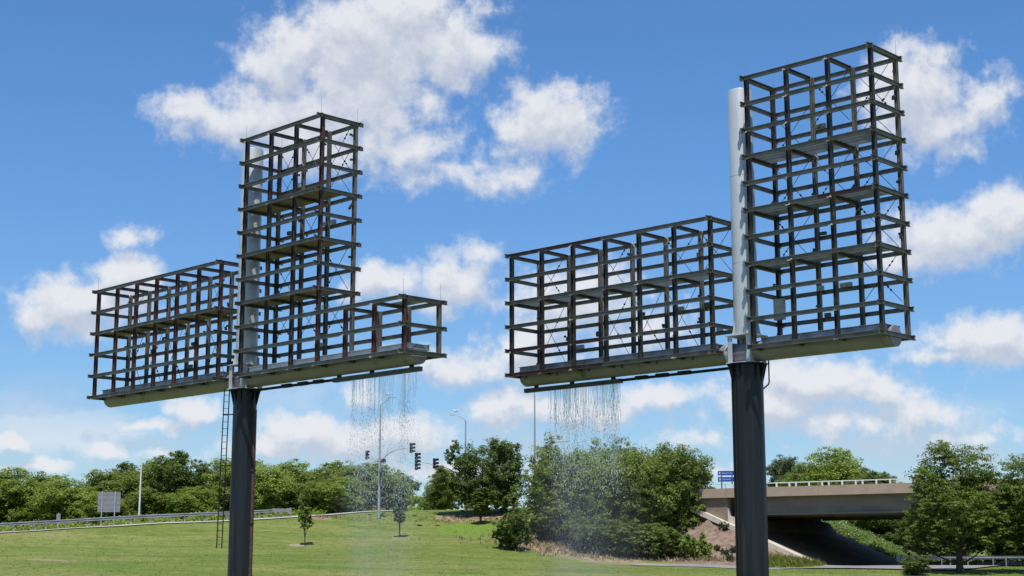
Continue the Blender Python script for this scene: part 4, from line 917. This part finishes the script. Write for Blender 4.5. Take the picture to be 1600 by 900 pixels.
# slope paving with pale kerb
m = MB(); 
def slope_pt(t, s, lift): z = SL0+(SL1-SL0)*t/TL+lift; return bp(t, s, z)
nt_ = 12
for i in range(nt_):
    t0, t1 = TL*i/nt_, TL*(i+1)/nt_
vs = [slope_pt(0, .9, 0), slope_pt(TL, .9, 0), slope_pt(TL, 24.2, 0), slope_pt(0, 24.2, 0)]; vs += [v-Vector((0,0,.3)) for v in vs]
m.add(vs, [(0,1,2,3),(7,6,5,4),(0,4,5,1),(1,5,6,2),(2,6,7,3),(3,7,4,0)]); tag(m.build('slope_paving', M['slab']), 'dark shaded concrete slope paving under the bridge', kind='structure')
m = MB(); vs = [slope_pt(-3.2, -.4, .1), slope_pt(TL+.5, -.4, .1), slope_pt(TL+.5, .9, .1), slope_pt(-3.2, .9, .1)]; vs += [v-Vector((0,0,.5)) for v in vs]
m.add(vs, [(0,1,2,3),(7,6,5,4),(0,4,5,1),(1,5,6,2),(2,6,7,3),(3,7,4,0)]); tag(m.build('kerb', M['curb']), 'pale concrete kerb edging the slope paving', kind='structure')
# blue road sign on the bridge approach
sp = at(1134, 745, 152); bs = empty('road_sign', (sp.x, sp.y, ZP-.5), math.radians(14)); bs.rotation_euler.z = math.radians(-12)
tag(bs, 'two blue direction panels with white lettering on posts above the bridge parapet', 'sign')
zz = lambda row: at(1134, row, 152).z-(ZP-.5)
for k, (r0, r1, tx) in enumerate(((735.5, 743.2, 'Rental Cars'), (745, 753, 'Terminals'))):
    m = MB(); z1, z0 = zz(r0), zz(r1); x0, x1 = -.78, 1.05
    m.box(((x0+x1)/2-.05*k*0, 0, (z0+z1)/2), ((x1-x0)/2, .02, (z1-z0)/2)); pn = m.build('sign_panel', M['blue'], bs)
    b2 = MB(); hh = (z1-z0)/2
    for sz in (-1, 1): b2.box(((x0+x1)/2, -.024, (z0+z1)/2+sz*(hh-.012)), ((x1-x0)/2, .003, .01))
    b2.build('border', M['white'], pn)
    cu = bpy.data.curves.new('lettering', 'FONT'); cu.body = tx; cu.size = .21; cu.extrude = .004; cu.align_y = 'CENTER'
    o = bpy.data.objects.new('lettering', cu); COL.objects.link(o); dg = bpy.context.evaluated_depsgraph_get(); me = bpy.data.meshes.new_from_object(o.evaluated_get(dg)); bpy.data.objects.remove(o)
    me.materials.clear(); me.materials.append(M['white']); o = bpy.data.objects.new('lettering', me); COL.objects.link(o); o.parent = pn; o.location = (x0+.42, -.026, (z0+z1)/2); o.rotation_euler = (math.pi/2, 0, 0)
    a = MB(); c0 = Vector((x0+.2, -.026, (z0+z1)/2)); a.add([c0+Vector(v) for v in ((0,0,.15),(-.1,0,.03),(-.04,0,.03),(-.04,0,-.13),(.04,0,-.13),(.04,0,.03),(.1,0,.03))], [(0,1,2,3,4,5,6)]); a.build('arrow', M['white'], pn)
for x in (-.42, .62):
    m = MB(); m.box((x, .06, (zz(736)-.6)/2), (.06, .03, (zz(736)+.6)/2)); m.build('sign_post', M['post'], bs)

# ------------------------------------------------------------------ guardrails
def guardrail(pts, label, top=.72, step=1.95, rmat='zinc', pw=.07, terminal=True, depth=.31, wood=False, name='guardrail'):
    """pts: list of (x,y); follows the ground"""
    P_ = [Vector((a, b, 0)) for a, b in pts]; root = empty(name, (P_[0].x, P_[0].y, H(P_[0].x, P_[0].y))); tag(root, label, 'guardrail')
    o0 = root.location.copy(); L_ = []
    for i in range(len(P_)-1):
        n = max(1, int((P_[i+1]-P_[i]).length/1.0)); L_ += [P_[i].lerp(P_[i+1], k/n) for k in range(n)]
    L_.append(P_[-1]); zs = HH([p.x for p in L_], [p.y for p in L_]); k3 = np.ones(9)/9; zs = np.convolve(np.pad(zs, 4, 'edge'), k3, 'valid')
    prof = [(0,-depth),(.06,-depth*.9),(.06,-depth*.70),(-.06,-depth*.56),(-.06,-depth*.44),(.06,-depth*.30),(.06,-depth*.10),(0,0)]
    m = MB(); vs = []; k = len(prof)
    for i, p in enumerate(L_):
        t = (L_[min(i+1, len(L_)-1)]-L_[max(i-1, 0)]).normalized(); nn = Vector((t.y, -t.x, 0))
        for th in (0, .012):
            for (a, b) in prof: vs.append(p+nn*(a+.12-th)+Vector((0, 0, zs[i]+top+b))-o0)
    fs = []
    for i in range(len(L_)-1):
        for th in (0, 1):
            for j in range(k-1): a = i*2*k+th*k+j; fs.append((a, a+1, a+1+2*k, a+2*k))
    m.add(vs, fs); m.build('rail', M[rmat], root, smooth=False)
    acc = 0; last = L_[0]; nxt = .6
    for i in range(1, len(L_)):
        acc += (L_[i]-L_[i-1]).length
        if acc >= nxt:
            nxt += step; p = L_[i]; t = (L_[i]-L_[i-1]).normalized(); nn = Vector((t.y, -t.x, 0)); zz_ = zs[i]
            m = MB(); m.box(p+Vector((0,0,zz_+top/2-.1))-o0, (pw, pw*.85, top/2+.04), (t, nn, Vector((0,0,1)))); m.box(p+nn*.08+Vector((0,0,zz_+top-depth/2))-o0, (.05, .03, .13), (t, nn, Vector((0,0,1))))
            m.build('post', M['zinc'] if not wood else M['white'], root)
    if terminal:
        for e, j in ((L_[-1], -1),):
            t = (L_[-1]-L_[-2]).normalized(); nn = Vector((t.y, -t.x, 0)); m = MB()
            m.box(e-t*.9+nn*.13+Vector((0,0,zs[-1]+top-depth/2))-o0, (.9, .09, .17), (t, nn, Vector((0,0,1)))); m.box(e+t*.18+nn*.1+Vector((0,0,zs[-1]+top-.22))-o0, (.22, .2, .3), (t, nn, Vector((0,0,1)))); m.box(e+t*.3+nn*.1+Vector((0,0,zs[-1]+.25))-o0, (.05, .06, .28), (t, nn, Vector((0,0,1))))
            m.build('end_terminal', M['zinc'], root, bevel=.02)
    return root
gl = [(x, y+.9) for x, y in cr[:6]]
e = at(447, 808, 160.5); gl.append((e.x, e.y+.6))
guardrail(gl, 'long galvanised guardrail curving along the hilltop road on the left', top=.95, step=1.95)
g1 = [(atx(1680, 128), 128.5), (atx(1600, 131), 131.2), (atx(1520, 134), 134.4), (atx(1413, 141), 141.4)]
guardrail([(p[0], p[1]+1.2) for p in g1], 'nearer guardrail on the right starting beside the slope paving', top=1.0, step=1.9, pw=.04)
g2 = [(atx(1700, 140), 141), (atx(1560, 143), 144), (atx(1440, 147), 148.5)]
guardrail(g2, 'farther lower guardrail behind the nearer one on the right', top=.5, terminal=False, step=1.2)

# ------------------------------------------------------------------ lamps, signals, signs
def arc(a, b, sag, n=10):
    a = Vector(a); b = Vector(b); return [a.lerp(b, k/n)+Vector((0, 0, sag*math.sin(math.pi*k/n))) for k in range(n+1)]
def lamp(name, px, Y, top_row, label, arm=None, r=(.11,.06), m='lamp_grey', base_row=None, cat='street lamp'):
    x = atx(px, Y); z = H(x, Y); root = empty(name, (x, Y, z)); tag(root, label, cat); h = at(px, top_row, Y).z-z
    b = MB(); b.lathe((0,0,0), [(r[0]*1.8, 0), (r[0]*1.8, .05), (r[0], .06), (r[0], 1), (r[1], h)], 12); b.build('pole', M[m], root, smooth=True)
    if arm:
        (apx, arow) = arm; e = at(apx, arow, Y)-Vector((x, Y, z)); s = Vector((0, 0, h-.05)); n = 8
        pts = [s+(e-s)*(k/n)+Vector((0, 0, .22*math.sin(math.pi*k/n)*abs(e.x)/2)) for k in range(n+1)]
        b = MB(); b.tube(pts, [.045-.02*k/n for k in range(n+1)], 8); b.build('arm', M[m], root, smooth=True)
        b = MB(); dx = 1 if e.x > 0 else -1; hw = .3
        b.lathe(e+Vector((dx*hw*.6, 0, 0)), [(.03,-.3),(.09,-.2),(.13,0),(.11,.2),(.03,.3)], 10, (Vector((0,1,0)), Vector((0,0,.55)), Vector((dx,0,0)))); b.build('lamp_head', M[m], root, smooth=True)
    return root, x, z, h
def signal(px, row, Y, n, label, rz=0, sz=.36, visor=1, grp=None):
    p = at(px, row, Y); root = empty('traffic_light', tuple(p), rz); tag(root, label, 'traffic light', grp)
    H_ = n*sz; m = MB(); m.box((0, .02, 0), (.09, .05, H_/2))
    for k in range(n): m.box((0, 0, H_/2-sz*(k+.5)), (.165, .1, sz*.44))
    m.build('housing', M['signal'], root, bevel=.03)
    for k in range(n):
        z = H_/2-sz*(k+.5); m = MB(); m.lathe((0, -.1, z), [(.13,0),(.1,.03)], 14, (Vector((1,0,0)), Vector((0,0,1)), Vector((0,-1,0)))); m.build('lens', M['lens'], root)
        m = MB(); q = 10; vs = []
        for j in range(q+1):
            a = math.pi*(-.15+1.3*j/q)
            for (rr, yy) in ((.17, -.1), (.16, -.48)): vs.append((math.cos(a)*rr, yy, z+math.sin(a)*rr*.95))
            for (rr, yy) in ((.155, -.1), (.145, -.48)): vs.append((math.cos(a)*rr, yy, z+math.sin(a)*rr*.95))
        fs = []
        for j in range(q): a = j*4; fs += [(a, a+1, a+5, a+4), (a+2, a+6, a+7, a+3), (a+1, a+3, a+7, a+5)]
        m.add(vs, fs); m.build('visor', M['signal'], root)
    return root
def gull(px, row, Y, label, rz=0):
    p = at(px, row, Y); root = empty('seagull', tuple(p), rz); tag(root, label, 'bird', 'gulls perched on the lamp arms')
    me = MB(); me.tube([(-.3,0,.02),(-.18,0,.05),(-.02,0,.08),(.12,0,.12),(.18,0,.19),(.22,0,.24),(.28,0,.235),(.33,0,.22)], [.015,.05,.09,.085,.055,.05,.04,.008], 10)
    me.build('body', M['gull'], root, smooth=True)
    for s in (-1, 1):
        w = MB(); w.tube([(.08, s*.075, .11), (-.1, s*.09, .08), (-.34, s*.05, .05)], [.02, .035, .008], 6); w.build('wing', M['gullgrey'], root, smooth=True)
        w = MB(); w.tube([(.02, s*.03, .02), (.02, s*.03, -.1)], .009, 5); w.build('leg', M['rustpipe'], root)
YA = 163
rA, xA, zA, hA = lamp('street_lamp', 591, YA, 634, 'tall grey pole behind the left water with lamp arm on top and curved signal arm', (612, 621), (.15, .07))
gull(606, 617.5, YA, 'white gull perched on the lamp arm behind the left curtain of water', 0)
def mast(root, x, z, Y, pts, r=(.09,.04), name='mast_arm'):
    w = [at(px, row, Y)-Vector((x, Y, z)) for px, row in pts]; b = MB(); n = len(w); b.tube(w, [r[0]+(r[1]-r[0])*k/(n-1) for k in range(n)], 8); b.build(name, M['lamp_grey'], root, smooth=True)
mast(rA, xA, zA, YA, [(591,724),(597,718),(604,711),(611,706),(619,702.5),(628,701),(637,700)])
mast(rA, xA, zA, YA, [(590,724),(584,719),(578,716),(574,715)], (.05,.03))
b = MB(); q = at(599, 718, YA)-Vector((xA, YA, zA)); b.box(q+Vector((0,0,-.12)), (.28,.12,.2)); b.build('control_box', M['signal'], rA, bevel=.04)
signal(642.3, 700, YA-.3, 3, 'three light signal at the tip of the curved arm, highest of the group', rz=.95)
signal(650.5, 721, YA-6, 5, 'tall five light signal lowest in the centre of the group', rz=.95)
signal(678.8, 724.2, YA-6, 3, 'three light signal nearest the big dark tree', rz=.95)
signal(573.3, 711, YA-.3, 3, 'three light signal left of the tall pole, seen through falling water', rz=.4, sz=.33)
signal(594.8, 744, YA-.2, 3, 'signal mounted low on the tall pole against the trees', rz=1.2, sz=.48)
YB = 157
rB, xB, zB, hB = lamp('street_lamp', 726.5, YB+14, 657, 'grey lamp pole rising out of the big dark tree, arm pointing left', (709, 648), (.14, .07))
gull(712, 643.5, YB+14, 'white gull perched on the lamp arm above the big dark tree', 3.1)
mast(rB, xB, zB, YB+14, [(726,752),(716,741),(704,734),(694,729),(684,726.5),(668,723.5),(652,721)])
YC = 168
rC, xC, zC, hC = lamp('street_lamp', 836, YC, 611, 'tall grey pole between the two tree groups under the right trough, with curved arm', (846, 606), (.14, .07))
mast(rC, xC, zC, YC, [(837,709),(845,702),(853,696),(861,692),(871,690),(890,689)], (.13,.06))
b = MB(); q0 = at(838, 698, YC)-Vector((xC, YC, zC)); q1 = at(850, 698, YC)-Vector((xC, YC, zC)); q2 = at(852, 704, YC)-Vector((xC, YC, zC)); q3 = at(838, 703, YC)-Vector((xC, YC, zC)); dv = Vector((0,.03,0)); b.add([q0, q1, q2, q3, q0+dv, q1+dv, q2+dv, q3+dv], [(0,1,2,3),(7,6,5,4),(0,4,5,1),(1,5,6,2),(2,6,7,3),(3,7,4,0)]); b.build('street_name_panel', M['signback'], rC)
rD, xD, zD, hD = lamp('street_lamp', 215, 172, 716, 'white lamp pole standing in front of the left wood beyond the guardrail', None, (.12, .07), 'white')
b = MB(); b.tube([(0,0,hD-.05),(.35,0,hD+.02),(.5,0,hD)], .035, 6); b.build('arm', M['white'], rD, smooth=True); b = MB(); b.lathe((.62,0,hD), [(.02,-.25),(.1,-.1),(.1,.15),(.02,.25)], 8, (Vector((0,1,0)), Vector((0,0,.6)), Vector((1,0,0)))); b.build('lamp_head', M['white'], rD, smooth=True)
def sign_back(px, Y, w, row_t, row_b, posts, label, name='road_sign'):
    x = atx(px, Y); z = H(x, Y); root = empty(name, (x, Y, z), .1); tag(root, label, 'sign'); zt, zb = at(px, row_t, Y).z-z, at(px, row_b, Y).z-z
    b = MB(); n = 3 if w > 1 else 1
    if n == 3:
        for (a, c) in ((-w/2, -w*.32), (-w*.31, w*.27), (w*.28, w/2)): b.box(((a+c)/2, 0, (zt+zb)/2), ((c-a)/2, .02, (zt-zb)/2))
        for k in range(4): b.box((0, -.03, zb+(zt-zb)*(k+.5)/4), (w/2-.02, .008, .02))
    else: b.box((0, 0, (zt+zb)/2), (w/2, .015, (zt-zb)/2))
    b.build('panel', M['signback'], root)
    for p in posts: b = MB(); b.box((p, .055 if n == 1 else -.075, zt/2+.05), (.05, .035, zt/2+.06)); b.build('sign_post', M['lamp_grey'], root)
sign_back(167, 163, 2.35, 769, 800, (-.74, .62), 'large grey back of a three panel road sign on two posts beyond the guardrail')
sign_back(88.5, 158, .40, 803, 813, (0,), 'small grey back of a sign on one post behind the guardrail')
